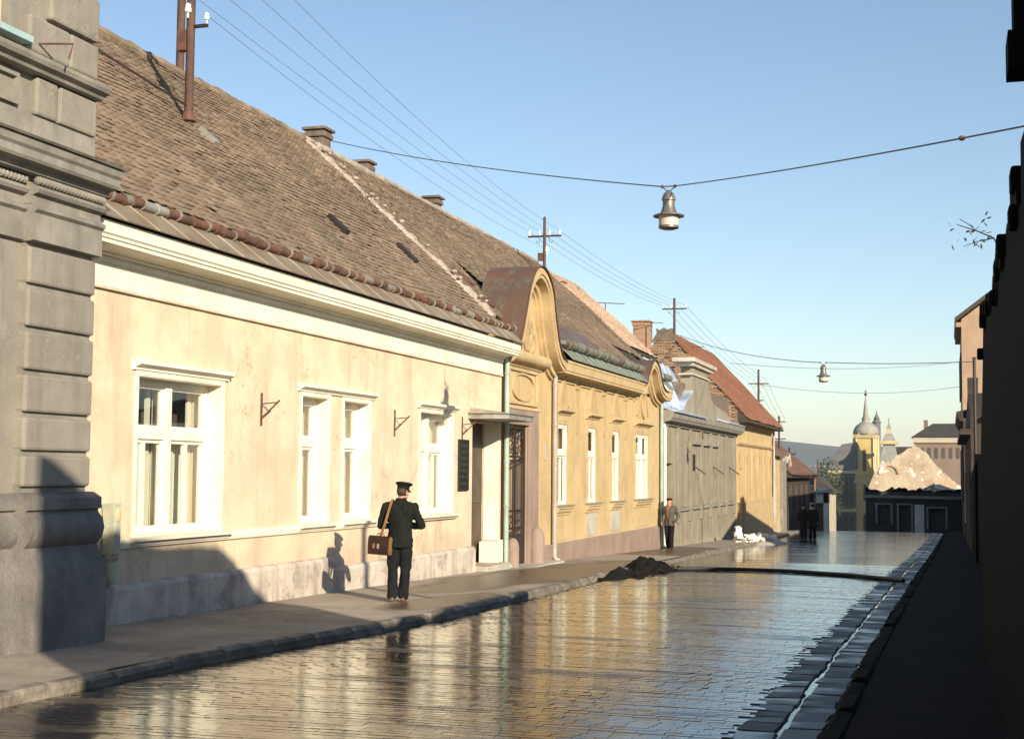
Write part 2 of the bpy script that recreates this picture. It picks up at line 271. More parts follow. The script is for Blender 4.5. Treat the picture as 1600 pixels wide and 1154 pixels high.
# ------------------------------------------------------------------ mesh builder
class MB:
    def __init__(s): s.v = []; s.f = []; s.r = []
    def face(s, *idx): s.f.append(tuple(idx)); s.r.append(0.)
    def poly(s, pts):
        n = len(s.v); s.v += [tuple(p) for p in pts]; s.face(*range(n, n+len(pts))); return s
    def box(s, x0, x1, y0, y1, z0, z1):
        n = len(s.v); s.v += [(x0, y0, z0), (x1, y0, z0), (x1, y1, z0), (x0, y1, z0), (x0, y0, z1), (x1, y0, z1), (x1, y1, z1), (x0, y1, z1)]
        for q in ((0, 3, 2, 1), (4, 5, 6, 7), (0, 1, 5, 4), (1, 2, 6, 5), (2, 3, 7, 6), (3, 0, 4, 7)): s.face(*[n+i for i in q])
        return s
    def prism(s, pts, a, b, axis):
        n = len(s.v); k = len(pts)
        def P(p, t):
            if axis == 'x': return (t, p[0], p[1])
            if axis == 'y': return (p[0], t, p[1])
            return (p[0], p[1], t)
        s.v += [P(p, a) for p in pts] + [P(p, b) for p in pts]
        s.face(*[n+i for i in range(k)][::-1]); s.face(*[n+k+i for i in range(k)])
        for i in range(k):
            j = (i+1) % k; s.face(n+i, n+j, n+k+j, n+k+i)
        return s
    def ring_prism(s, outer, inner, a, b):      # open band between two polylines in (y,z), extruded along x
        k = len(outer)
        for i in range(k-1):
            q = [outer[i], outer[i+1], inner[i+1], inner[i]]
            s.prism(q, a, b, 'x')
        return s
    def tube(s, pts, r, n=8, cap=True):
        pts = [Vector(p) for p in pts]; base = len(s.v); k = len(pts)
        rs = r if isinstance(r, (list, tuple)) else [r]*k
        for i, p in enumerate(pts):
            d = (pts[min(i+1, k-1)]-pts[max(i-1, 0)]).normalized()
            a = d.cross(Vector((0, 0, 1))) if abs(d.z) < .95 else d.cross(Vector((1, 0, 0))); a.normalize(); b = d.cross(a)
            for j in range(n):
                t = 2*math.pi*j/n; s.v.append(tuple(p + rs[i]*(math.cos(t)*a+math.sin(t)*b)))
        for i in range(k-1):
            for j in range(n):
                s.face(base+i*n+j, base+i*n+(j+1) % n, base+(i+1)*n+(j+1) % n, base+(i+1)*n+j)
        if cap:
            s.face(*[base+j for j in range(n)][::-1]); s.face(*[base+(k-1)*n+j for j in range(n)])
        return s
    def lathe(s, prof, c, n=16, cap=True):
        base = len(s.v); k = len(prof)
        for r, z in prof:
            for j in range(n):
                t = 2*math.pi*j/n; s.v.append((c[0]+r*math.cos(t), c[1]+r*math.sin(t), c[2]+z))
        for i in range(k-1):
            for j in range(n): s.face(base+i*n+j, base+i*n+(j+1) % n, base+(i+1)*n+(j+1) % n, base+(i+1)*n+j)
        if cap: s.face(*[base+j for j in range(n)][::-1]); s.face(*[base+(k-1)*n+j for j in range(n)])
        return s
    def ellipsoid(s, c, rx, ry, rz, n=12, m=8):
        prof = []; base = len(s.v)
        for i in range(1, m):
            t = math.pi*i/m
            for j in range(n):
                u = 2*math.pi*j/n; s.v.append((c[0]+rx*math.sin(t)*math.cos(u), c[1]+ry*math.sin(t)*math.sin(u), c[2]-rz*math.cos(t)))
        s.v.append((c[0], c[1], c[2]-rz)); s.v.append((c[0], c[1], c[2]+rz)); b, tp = len(s.v)-2, len(s.v)-1
        for i in range(m-2):
            for j in range(n): s.face(base+i*n+j, base+i*n+(j+1) % n, base+(i+1)*n+(j+1) % n, base+(i+1)*n+j)
        for j in range(n):
            s.face(b, base+(j+1) % n, base+j); s.face(tp, base+(m-2)*n+j, base+(m-2)*n+(j+1) % n)
        return s
    def capsule(s, p0, r0, p1, r1, n=10):
        p0, p1 = Vector(p0), Vector(p1); d = (p1-p0).normalized(); pts = []; rs = []
        for t in (80, 60, 40, 20, 0): pts.append(p0-d*r0*math.sin(R(t))); rs.append(r0*math.cos(R(t)))
        for t in (0, 20, 40, 60, 80): pts.append(p1+d*r1*math.sin(R(t))); rs.append(r1*math.cos(R(t)))
        base = len(s.v); a = d.cross(Vector((0, 0, 1))) if abs(d.z) < .95 else d.cross(Vector((1, 0, 0))); a.normalize(); b = d.cross(a)
        for p, r in zip(pts, rs):
            for j in range(n):
                t = 2*math.pi*j/n; s.v.append(tuple(p + r*(math.cos(t)*a+math.sin(t)*b)))
        for i in range(len(pts)-1):
            for j in range(n): s.face(base+i*n+j, base+i*n+(j+1) % n, base+(i+1)*n+(j+1) % n, base+(i+1)*n+j)
        s.face(*[base+j for j in range(n)][::-1]); s.face(*[base+(len(pts)-1)*n+j for j in range(n)])
        return s
    def loft(s, rings, n=16):       # rings (cx,cy,z,rx,ry)
        base = len(s.v)
        for cx, cy, z, rx, ry in rings:
            for j in range(n):
                t = 2*math.pi*j/n; s.v.append((cx+rx*math.cos(t), cy+ry*math.sin(t), z))
        k = len(rings)
        for i in range(k-1):
            for j in range(n): s.face(base+i*n+j, base+i*n+(j+1) % n, base+(i+1)*n+(j+1) % n, base+(i+1)*n+j)
        s.face(*[base+j for j in range(n)][::-1]); s.face(*[base+(k-1)*n+j for j in range(n)])
        return s
    def add(s, verts, faces, mtx=None, rnd=0.):
        n = len(s.v)
        s.v += [tuple(mtx @ Vector(v)) for v in verts] if mtx else [tuple(v) for v in verts]
        for f in faces: s.f.append(tuple(n+i for i in f)); s.r.append(rnd)
        return s
    def mesh(s, name, off=Vector((0, 0, 0))):
        me = bpy.data.meshes.new(name); me.from_pydata([(v[0]-off.x, v[1]-off.y, v[2]-off.z) for v in s.v], [], s.f)
        if any(s.r):
            a = me.attributes.new('rnd', 'FLOAT', 'FACE'); a.data.foreach_set('value', s.r)
        bm = bmesh.new(); bm.from_mesh(me); bmesh.ops.recalc_face_normals(bm, faces=bm.faces); bm.to_mesh(me); bm.free()
        me.update(); return me
    def build(s, name, mat, parent=None, bev=0., smooth=False, kind=None, label=None, raw=False):
        off = Vector((0, 0, 0)); p = parent
        while p is not None:
            off = off + p.location; p = p.parent
        me = s.mesh(name, off); me.materials.append(MATS[mat])
        o = bpy.data.objects.new(name, me); COL.objects.link(o)
        if parent is not None: o.parent = parent
        if smooth:
            me.polygons.foreach_set('use_smooth', [True]*len(me.polygons))
            if smooth != 'all': 
                try: me.set_sharp_from_angle(angle=R(40))
                except Exception: pass
        if bev:
            md = o.modifiers.new('bevel', 'BEVEL'); md.width = bev; md.segments = 2; md.limit_method = 'ANGLE'; md.angle_limit = R(40)
        if kind: o['kind'] = kind
        if label: o['label'] = label
        return o
def thing(name, label, cat, loc=(0, 0, 0), group=None):
    o = bpy.data.objects.new(name, None); COL.objects.link(o); o.location = loc; o.empty_display_size = .2
    o['label'] = label; o['category'] = cat
    if group: o['group'] = group
    return o
def tag(o, label, cat, group=None, kind=None):
    o['label'] = label; o['category'] = cat
    if group: o['group'] = group
    if kind: o['kind'] = kind
    return o
def place(o, parent, mtx):      # world matrix under an unrotated parent chain
    off = Vector((0, 0, 0)); p = parent
    while p is not None: off = off + p.location; p = p.parent
    o.parent = parent; o.matrix_basis = Matrix.Translation(-off) @ mtx
def new_obj(name, me, parent, mtx):
    o = bpy.data.objects.new(name, me); COL.objects.link(o); place(o, parent, mtx); return o
def grid(xs, ys, zf):
    m = MB(); nx = len(xs)
    for y in ys:
        for x in xs: m.v.append((x, y, zf(x, y)))
    for j in range(len(ys)-1):
        for i in range(nx-1): m.face(j*nx+i, j*nx+i+1, (j+1)*nx+i+1, (j+1)*nx+i)
    return m
def frange(a, b, s):
    n = max(1, int(round((b-a)/s))); return [a+(b-a)*i/n for i in range(n+1)]

# ================================================================== SETTING
def strip(xl, xr, ys, zf, nx):
    m = MB()
    for y in ys:
        l, r = xl(y), xr(y)
        for i in range(nx+1):
            x = l+(r-l)*i/nx; m.v.append((x, y, zf(x, y)))
    for j in range(len(ys)-1):
        for i in range(nx):
            a = j*(nx+1)+i; m.face(a, a+1, a+nx+2, a+nx+1)
    return m
ys_near = frange(-40, 170, 1.0)
gy = frange(-80, 170, 5)+[200, 250, 300, 350, 420, 600, 1000, 2000, 4000]
gx = [-2500, -900, -300, -120, -60, -30, -20, -14, -9, -5, 0, 5, 15, 40, 120, 300, 900, 2500]
o = grid(gx, gy, lambda x, y: g(y)-.6).build('ground', 'earth', kind='structure', smooth='all')
road = strip(XL, XR, ys_near, lambda x, y: road_z(x, y)-.008, 12).build('road', 'wet_bed', kind='structure', smooth='all')
SETT_END = 40.0
far = strip(XL, lambda y: XR(y)-.70, frange(SETT_END, 170, 1.0), lambda x, y: road_z(x, y)-.004, 14).build('road_surface', 'road_far', road, smooth='all')
pav = strip(lambda y: -10.3, lambda y: XL(y)-.10, ys_near, lambda x, y: g(y)+.012*smooth_noise(x*1.3, y*1.3), 10).build('pavement', 'pavement', kind='structure', smooth='all')
MATS['pavement_shaded'] = M('pavement_shaded', (.009, .008, .0075), (.006, .0055, .005), scale=1.1, bump=.5, bscale=35, rough=.9, spec=.08)  # near-black copy of the pavement, shade put into the colour
pavr = strip(lambda y: XR(y)+.16, lambda y: 1.6, ys_near, lambda x, y: g(y), 4).build('pavement', 'pavement_shaded', kind='structure', smooth='all')

# chamfered stone blocks used for setts, gutter stones and kerbs (unit size, scaled per piece)
def block_mesh(w, l, h, ch, jit, seed, chx=None):
    chx = ch if chx is None else chx
    rs = random.Random(seed); V = []
    for z, i in ((-h, 0), (-ch, 0), (0, ch)):
        for sx, sy in ((-1, -1), (1, -1), (1, 1), (-1, 1)):
            V.append((sx*(w/2-(chx if i else 0))+rs.uniform(-jit, jit), sy*(l/2-i)+rs.uniform(-jit, jit), z + (rs.uniform(-jit, jit)*.4 if z == 0 else 0)))
    F = []
    for k in (0, 4):
        for j in range(4): F.append((k+j, k+(j+1) % 4, k+4+(j+1) % 4, k+4+j))
    F.append((8, 9, 10, 11)); return V, F
def to_mesh(name, V, F, mat):
    me = bpy.data.meshes.new(name); me.from_pydata(V, [], F); me.materials.append(MATS[mat]); me.update(); return me
sett_var = [block_mesh(1, 1, .06, .0, 0, i) for i in range(1)]
SV = [block_mesh(.196, .101, .06, .007, .0015, i, .002) for i in range(8)]
SM = [to_mesh('sett', V, F, 'sett') for V, F in SV]
cand = []; rs = random.Random(3)
y = 4.0; row = 0
while y < SETT_END:
    l, r = XL(y)+.06, XR(y)-.69
    x = l + rs.uniform(0, .19); rtilt = rs.gauss(0, .0022); rh_ = rs.gauss(0, .0008)
    while x < r-.08:
        w = rs.uniform(.15, .215)
        k = rs.randrange(8)
        wob = .012*(smooth_noise(x*1.1, y*1.1, 3)-.5)
        mt = Matrix.Translation((x+w/2, y+.01*math.sin(x*2.1+row), road_z(x, y)+wob+rh_+rs.uniform(-.0006, .0006))) @ Matrix.Rotation(rtilt+rs.gauss(0, .003), 4, 'X') @ Matrix.Rotation(rs.gauss(0, .004), 4, 'Y') @ Matrix.Rotation(rs.gauss(0, .004), 4, 'Z') @ Matrix.Diagonal((w/.195, 1, 1, 1))
        cand.append((mt, k, x, y)); x += w+.002
    y += .1035; row += 1
# the nearest setts that show in the picture become single stones, the rest one field
def in_view(x, y): return y > 7.8 and x > -7.2+(-(y-8.5))*0 and x > -.47*(y+.0)-.2
near = sorted([c for c in cand if in_view(c[2], c[3])], key=lambda c: c[3]**2+c[2]**2)[:300]
nid = set(id(c) for c in near)
for c in near: new_obj('sett', SM[c[1]], road, c[0])
m = MB()
for c in cand:
    if id(c) not in nid: m.add(*SV[c[1]], c[0], rs.random())
m.build('sett_field', 'sett', road, kind='stuff')
# two rows of large gutter stones along the right kerb
GV = [block_mesh(.30, .36, .09, .017, .010, 40+i) for i in range(8)]
GM = [to_mesh('gutter_stone', V, F, 'gutter_stone') for V, F in GV]
gs = []
for colm in (0, 1):
    y = 5.0+.2*colm
    while y < 95:
        ln = rs.uniform(.30, .46)
        x = XR(y)-.19-.325*colm+rs.uniform(-.014, .014)
        mt = Matrix.Translation((x, y+ln/2, road_z(x, y)+.003+rs.uniform(-.005, .005))) @ Matrix.Rotation(rs.gauss(0, .012), 4, 'X') @ Matrix.Rotation(rs.gauss(0, .015), 4, 'Y') @ Matrix.Rotation(rs.gauss(0, .02), 4, 'Z') @ Matrix.Diagonal((rs.uniform(.96, 1.08), ln/.37, 1, 1))
        gs.append((mt, rs.randrange(8), y)); y += ln+rs.uniform(.008, .03)
gs.sort(key=lambda c: abs(c[2]-10) if c[2] > 8 else 99)
for c in gs[:220]: new_obj('gutter_stone', GM[c[1]], road, c[0])
m = MB()
for c in gs[220:]: m.add(*GV[c[1]], c[0], rs.random())
m.build('gutter_stone_run', 'gutter_stone', road, kind='stuff')
# kerb stones
KV = [block_mesh(.2, 1.0, .24, .045, .02, 70+i) for i in range(6)]
KM = {-1: [to_mesh('kerb_stone', V, F, 'kerb') for V, F in KV], 1: [to_mesh('kerb_stone', V, F, 'shaded_wall') for V, F in KV]}  # right-hand kerb takes the near-black shade colour of the walls
for side, par, XF in ((-1, pav, XL), (1, pavr, XR)):
    y = 3.0
    while y < 104:
        ln = rs.uniform(.7, 1.15); x0, x1 = XF(y), XF(y+ln)
        skip = side < 0 and 33.5 < y < 42.5
        mt = Matrix.Translation(((x0+x1)/2+side*.08, y+ln/2, g(y+ln/2)+.012-(.02 if skip else 0)+rs.uniform(-.015, .015))) @ Matrix.Rotation(math.atan2(-(x1-x0), ln)+rs.gauss(0, .012), 4, 'Z') @ Matrix.Rotation((g(y+ln)-g(y))/ln+rs.gauss(0, .008), 4, 'X') @ Matrix.Rotation(rs.gauss(0, .03), 4, 'Y') @ Matrix.Diagonal((1, ln-.012, 1, 1))
        new_obj('kerb_stone', KM[side][rs.randrange(6)], par, mt); y += ln

# ================================================================== HOUSE PARTS
F = -9.7          # street face of the left-hand row
XE, ZE, XRG = F+.40, 4.72, -14.3
SL = .919; AL = math.atan(SL)
U = Vector((-math.cos(AL), 0, math.sin(AL))); NR = Vector((math.sin(AL), 0, math.cos(AL)))
def wall_open(x1, thick, y0, y1, z0, z1, ops, mb=None):
    """front wall with real openings; ops = (ya,yb,za,zb)"""
    m = mb or MB(); ys = sorted(set([y0, y1]+[v for o in ops for v in o[:2]])); zs = sorted(set([z0, z1]+[v for o in ops for v in o[2:4]]))
    idx = {}
    def vid(x, y, z):
        k = (x, y, z)
        if k not in idx: idx[k] = len(m.v); m.v.append(k)
        return idx[k]
    def hole(i, j):
        if i < 0 or j < 0 or i >= len(ys)-1 or j >= len(zs)-1: return True
        cy, cz = (ys[i]+ys[i+1])/2, (zs[j]+zs[j+1])/2
        return any(a < cy < b and c < cz < d for a, b, c, d in ops)
    x0 = x1-thick
    for i in range(len(ys)-1):
        for j in range(len(zs)-1):
            if hole(i, j): continue
            a, b, c, d = ys[i], ys[i+1], zs[j], zs[j+1]
            m.face(vid(x1, a, c), vid(x1, b, c), vid(x1, b, d), vid(x1, a, d))
            m.face(vid(x0, a, d), vid(x0, b, d), vid(x0, b, c), vid(x0, a, c))
            if hole(i-1, j): m.face(vid(x0, a, c), vid(x1, a, c), vid(x1, a, d), vid(x0, a, d))
            if hole(i+1, j): m.face(vid(x1, b, c), vid(x0, b, c), vid(x0, b, d), vid(x1, b, d))
            if hole(i, j-1): m.face(vid(x0, a, c), vid(x0, b, c), vid(x1, b, c), vid(x1, a, c))
            if hole(i, j+1): m.face(vid(x1, a, d), vid(x1, b, d), vid(x0, b, d), vid(x0, a, d))
    return m
def window(parent, X, y0, y1, z0, z1, tr, leaves=2, recess=.28, post=.15, reveal='white', fw_=.07, curtain=True, inner=True, surround=.06):
    """box window: frame, mullion, transom, sashes, panes, inner casement and curtain"""
    x = X-recess; m = MB()
    m.box(x-.05, x+.05, y0+.002, y0+fw_+.02, z0, z1-.002); m.box(x-.05, x+.05, y1-fw_-.02, y1-.002, z0, z1-.002)
    m.box(x-.048, x+.048, y0+fw_+.02, y1-fw_-.02, z1-fw_-.02, z1-.002); m.box(x-.048, x+.048, y0+fw_+.02, y1-fw_-.02, z0, z0+fw_)
    w = m.build('window', 'paint', parent, bev=.006)
    a0, a1 = y0+fw_+.02, y1-fw_-.02; cols = []
    if leaves == 2:
        c = (a0+a1)/2; MB().box(x-.046, x+.075, c-post/2, c+post/2, z0+fw_, z1-fw_-.02).build('mullion', 'paint', w, bev=.01)
        cols = [(a0, c-post/2), (c+post/2, a1)]
    else: cols = [(a0, a1)]
    for ca, cb in cols:
        MB().box(x-.045, x+.065, ca, cb, tr-.07, tr+.07).build('transom', 'paint', w, bev=.01)
        for za, zb in ((z0+fw_, tr-.07), (tr+.07, z1-fw_-.02)):
            s = MB(); t = .045
            s.box(x-.03, x+.03, ca, ca+t, za, zb); s.box(x-.03, x+.03, cb-t, cb, za, zb)
            s.box(x-.028, x+.028, ca+t, cb-t, za, za+t); s.box(x-.028, x+.028, ca+t, cb-t, zb-t, zb)
            if zb < tr and cb-ca > .5: s.box(x-.027, x+.027, (ca+cb)/2-.045, (ca+cb)/2+.045, za+t, zb-t)
            s.build('sash', 'paint', w)
            MB().box(x-.004, x+.004, ca+t, cb-t, za+t, zb-t).build('pane', 'glass', w)
    if inner:
        s = MB(); xi = x-.2
        for ca, cb in cols:
            s.box(xi-.02, xi+.02, ca-.02, ca+.06, z0+.05, z1-.08); s.box(xi-.02, xi+.02, cb-.06, cb+.02, z0+.05, z1-.08)
            s.box(xi-.018, xi+.018, ca+.06, cb-.06, tr-.05, tr+.05)
            s.box(xi-.018, xi+.018, (ca+cb)/2-.035, (ca+cb)/2+.035, z0+.05, tr-.05)
        s.build('inner_casement', 'paint', w)
    if curtain:
        s = MB(); xc = x-.245; n = 36; zt = tr-.0 if curtain == 'half' else z1-.1
        for i in range(n+1):
            yy = y0+.02+(y1-y0-.04)*i/n; xx = xc+.03*math.sin(i*1.9)+.012*math.sin(i*.7)
            s.v += [(xx, yy, z0+.02), (xx+.01*math.sin(i*1.1), yy, zt)]
        for i in range(n): s.face(2*i, 2*i+2, 2*i+3, 2*i+1)
        s.build('curtain', 'curtain', w, smooth='all')
    # painted reveal lining and surround
    s = MB(); xb = x+.051; xf = X+.012; t = .012
    s.box(xb, xf, y0, y0+t, z0, z1); s.box(xb, xf, y1-t, y1, z0, z1); s.box(xb, xf, y0+t, y1-t, z1-t, z1)
    s.box(xb-.1, X-.02, y0+t, y1-t, z0-.0, z0+.015)
    if surround:
        f = surround; s.box(X+.001, X+.022, y0-f, y0, z0-.0, z1+f); s.box(X+.001, X+.022, y1, y1+f, z0-.0, z1+f); s.box(X+.001, X+.022, y0, y1, z1, z1+f)
    s.build('reveal', reveal, w)
    return w
def interior(parent, X, y0, y1, z0, z1, mat='interior', depth=8):
    return MB().box(X-depth, X-.78, y0, y1, z0, z1).build('interior_wall', mat, parent)
# beaver-tail roof tiles ------------------------------------------------
def tile_mesh(w, l, th):
    p = [(-w/2, l), (-w/2, .05), (-w/4, .012), (0, 0), (w/4, .012), (w/2, .05), (w/2, l)]
    V = [(a, b, th*(1-b/l)+.004) for a, b in p] + [(a, b, th*(1-b/l)-.014) for a, b in p[:]]
    Fc = [tuple(range(7))] + [(i, i+7, i+8, i+1) for i in range(0, 6)]
    return V, [tuple(reversed(f)) for f in Fc]
TV, TF = tile_mesh(.184, .33, .052)
def tile_roof(house, name, y0, y1, xe, ze, xr, mat, rows_step=.155, n_single=0, seed=1, sl=SL, verge=True, view_key=None, skipf=None, wob=.045):
    al = math.atan(sl); u = Vector((-math.cos(al), 0, math.sin(al))); nr = Vector((math.sin(al), 0, math.cos(al)))
    run = (xe-xr); slen = run/math.cos(al); zr = ze+run*sl
    d = MB().prism([(xe+.02, ze-.14), (xe, ze-.05), (xr, zr-.05), (xr-run*.9, ze+run*sl*.1-.05), (xr-run*.9, ze-.14)], y0, y1, 'y')
    roof = d.build('roof', 'deck', house)
    rs = random.Random(seed); cand = []
    nrow = int(slen/rows_step); ncol = int((y1-y0)/.187)
    for i in range(nrow):
        for j in range(ncol+1):
            yy = y0+.09+(j+(.5 if i % 2 else 0))*.187
            if yy > y1-.05: continue
            s = i*rows_step
            if skipf and skipf(yy, s): continue
            p = Vector((xe, 0, ze))+u*(s+rs.gauss(0, .0035)+.012*math.sin(yy*.9+i*.3)); p.y = yy+rs.gauss(0, .004)
            p += nr*(wob*(smooth_noise(yy*.45, s*.6, seed)*2-1)+abs(rs.gauss(0, .005)))
            if rs.random() < .012: p -= u*rs.uniform(.03, .09)
            if rs.random() < .006: continue
            rz = rs.gauss(0, .025); c, sn = math.cos(rz), math.sin(rz)
            ax = Vector((0, 1, 0))*c+u*sn; ay = u*c-Vector((0, 1, 0))*sn
            mt = Matrix(((ax.x, ay.x, nr.x, p.x), (ax.y, ay.y, nr.y, p.y), (ax.z, ay.z, nr.z, p.z), (0, 0, 0, 1)))
            cand.append((mt, yy, s))
    nid = set()
    if n_single:
        me = to_mesh('tile', TV, TF, mat)
        near = sorted([c for c in cand if view_key(c[1], c[2]) > 0], key=lambda c: -view_key(c[1], c[2]))[:n_single]
        nid = set(id(c) for c in near)
        for c in near: new_obj('tile', me, roof, c[0])
    m = MB()
    for c in cand:
        if id(c) not in nid: m.add(TV, TF, c[0], rs.random())
    m.build('tile_field', mat, roof, kind='stuff')
    return roof, u, nr, zr
def ridge_caps(parent, pts, mat, r=.12, step=.36, name='ridge_tile', seed=2):
    rs = random.Random(seed); a, b = Vector(pts[0]), Vector(pts[1]); n = int((b-a).length/step); d = (b-a)/n
    for i in range(n):
        p = a+d*i+Vector((0, 0, rs.gauss(0, .012)))
        MB().tube([p-d*.06, p+d*1.02], [r*1.05+rs.uniform(-.01, .01), r*.92], 7).build(name, mat, parent, smooth=True)
def chimney(parent, x, y, z0, z1, w, mat='brick_grime', cap='concrete', name='chimney'):
    m = MB().box(x-w/2, x+w/2, y-w/2, y+w/2, z0, z1-.24)
    m.box(x-w/2-.05, x+w/2+.05, y-w/2-.05, y+w/2+.05, z1-.238, z1-.13); m.box(x-w/2-.02, x+w/2+.02, y-w/2-.02, y+w/2+.02, z1-.128, z1-.07)
    m.box(x-w/2-.09, x+w/2+.09, y-w/2-.09, y+w/2+.09, z1-.068, z1)
    return m.build(name, mat, parent, bev=.012)
def downspout(parent, x, y, z0, z1, r, mat, bands=5, shoe=True, name='downspout'):
    pts = [(x-.12, y, z1), (x-.02, y, z1-.06), (x, y, z1-.18), (x, y, z0+.14)]
    if shoe: pts += [(x+.03, y+.01, z0+.06), (x+.14, y+.03, z0+.02)]
    d = MB().tube(pts, r, 10).build(name, mat, parent, smooth=True)
    for i in range(bands):
        z = z0+.4+(z1-z0-.8)*i/(bands-1)
        MB().lathe([(r+.002, -.02), (r+.012, -.02), (r+.012, .02), (r+.002, .02)], (x, y, z), 10).build('pipe_band', mat, d)
    return d
def gutter(parent, y0, y1, x, z, mat, seam, r=.1, step=.42, seed=0):
    rs = random.Random(seed); y = y0; n = 0
    while y < y1-.05:
        ln = min(step*rs.uniform(.7, 1.3), y1-y)
        pts = []
        for k in range(9):
            t = R(-100+k*200/8); pts.append((x+r*math.cos(t)*1.0, z+r*math.sin(t)))
        inn = [(x+(r-.012)*math.cos(R(-100+k*200/8)), z+(r-.012)*math.sin(R(-100+k*200/8))) for k in range(8, -1, -1)]
        dz = rs.gauss(0, .012)
        mb = MB().prism([(a, b+dz) for a, b in pts+inn], y+.004, y+ln-.004, 'y')
        mt = mat if rs.random() < .8 else seam
        mb.build('gutter_section', mt, parent, smooth=True)
        MB().prism([(x+(r+.014)*math.cos(R(-95+k*190/8)), z+dz+(r+.014)*math.sin(R(-95+k*190/8))) for k in range(9)], y+ln-.03, y+ln+.012, 'y').build('gutter_seam', seam if rs.random() < .55 else mat, parent, smooth=True)
        y += ln
def eave_sheets(parent, y0, y1, x0, z0, x1, z1, mat, step=.72):
    y = y0; rs = random.Random(int(y0*10))
    while y < y1-.1:
        ln = min(step, y1-y); sk = .38
        yb = min(y+ln, y1)
        a = (x0, y+sk, z0); b = (x0, yb+sk, z0); c = (x1, yb, z1); d = (x1, y, z1)
        if yb+sk > y1: b = (x0, y1, z0)
        if y+sk > y1: break
        m = MB(); t = .012
        m.v = [a, b, c, d]+[(p[0]-t, p[1], p[2]-t) for p in (a, b, c, d)]
        for q in ((0, 1, 2, 3), (7, 6, 5, 4), (0, 4, 5, 1), (1, 5, 6, 2), (2, 6, 7, 3), (3, 7, 4, 0)): m.face(*q)
        m.tube([a, d], .014, 5)
        m.build('eave_sheet', mat, parent); y += ln

# ================================================================== HOUSE A (cream)
A = thing('house', 'long cream single-storey house with mossy brown tile roof, behind the uniformed man', 'house', (F, 14, -.3))
A_ops = [(15.62, 17.78, .80, 2.82), (20.35, 21.36, .80, 2.81), (21.98, 23.08, .80, 2.81), (25.58, 27.45, .80, 2.79), (28.72, 30.62, -.36, 2.72)]
wall_open(F, .5, 13.3, 30.78, -1.6, 4.55, A_ops).build('wall', 'cream', A)
interior(A, F, 13.3, 30.78, -1.6, 4.5)
MB().box(F-8, F-.5, 13.3, 13.6, -1.6, 4.5).build('side_wall', 'cream', A)
MB().box(F+.002, F+.035, 13.3, 30.76, 3.84, 4.12).build('frieze', 'white', A)
MB().box(F+.002, F+.05, 13.3, 30.76, 3.80, 3.838).build('string_course', 'cream', A, bev=.008)
# cornice profile
prof = [(F, 4.12), (F+.06, 4.12), (F+.075, 4.155), (F+.06, 4.19), (F+.12, 4.21), (F+.13, 4.235), (F+.20, 4.255), (F+.42, 4.262), (F+.42, 4.30), (F+.445, 4.315), (F+.445, 4.345), (F+.47, 4.365), (F+.475, 4.51), (F, 4.52)]
MB().prism(prof, 13.3, 30.72, 'y').build('cornice', 'white', A)
for ya, yb, zt in ((13.3, 21.52, .23), (21.525, 28.74, .06)):
    MB().prism([(F, -1.6), (F+.11, -1.6), (F+.10, zt-.05), (F+.07, zt), (F, zt+.02)], ya, yb, 'y').build('plinth', 'plinth_a', A)
MB().box(F-.2, F+.06, 30.625, 30.8, -1.6, .12).build('plinth', 'white', A, bev=.01)
# sill band with deeper sills below the windows
MB().prism([(F, .66), (F+.05, .68), (F+.06, .74), (F+.03, .79), (F, .79)], 15.3, 24.1, 'y').build('sill_band', 'white', A)
def hood(parent, X, y0, y1, z0, z1, mat='white', p=.13):
    h = z1-z0
    return MB().prism([(X, z0), (X+p*.3, z0), (X+p*.35, z0+h*.22), (X+p*.75, z0+h*.38), (X+p, z0+h*.5), (X+p, z1-.012), (X, z1)], y0, y1, 'y').build('hood', mat, parent)
def sill(parent, X, y0, y1, z0, z1, mat='white', p=.12):
    return MB().prism([(X-.18, z1+.012), (X+p, z1-.012), (X+p, z1-.045), (X+p*.6, z1-.06), (X+p*.45, z0), (X-.18, z0)], y0, y1, 'y').build('sill', mat, parent)
for (ya, yb, tr, lv, hd, sl_) in ((15.62, 17.78, 2.10, 2, (15.48, 17.92, 2.885, 3.02), (15.42, 17.95)), (20.35, 21.36, 2.09, 1, None, (20.2, 21.5)),
                                 (21.98, 23.08, 2.09, 1, (20.2, 23.22, 2.885, 3.01), (21.85, 23.25)), (25.58, 27.45, 2.09, 2, (25.42, 27.62, 2.86, 2.98), (25.45, 27.62))):
    w = window(A, F, ya, yb, .80, 2.82 if ya < 25 else 2.79, tr, lv, recess=.26, curtain='half' if ya < 17 else True)
    if hd: hood(w, F, *hd)
    sill(w, F+.0, sl_[0], sl_[1], .70, .80, 'white', .15)
# flag holders
for yb, zb in ((18.97, 2.62), (24.26, 2.60), (28.05, 2.62)):
    MB().box(F+.001, F+.02, yb-.02, yb+.02, zb-.32, zb+.16).tube([(F+.01, yb, zb), (F+.27, yb+.03, zb+.02)], .010, 6).tube([(F+.01, yb, zb-.22), (F+.29, yb+.03, zb+.05)], .014, 6).build('flag_holder', 'iron_rust', A)
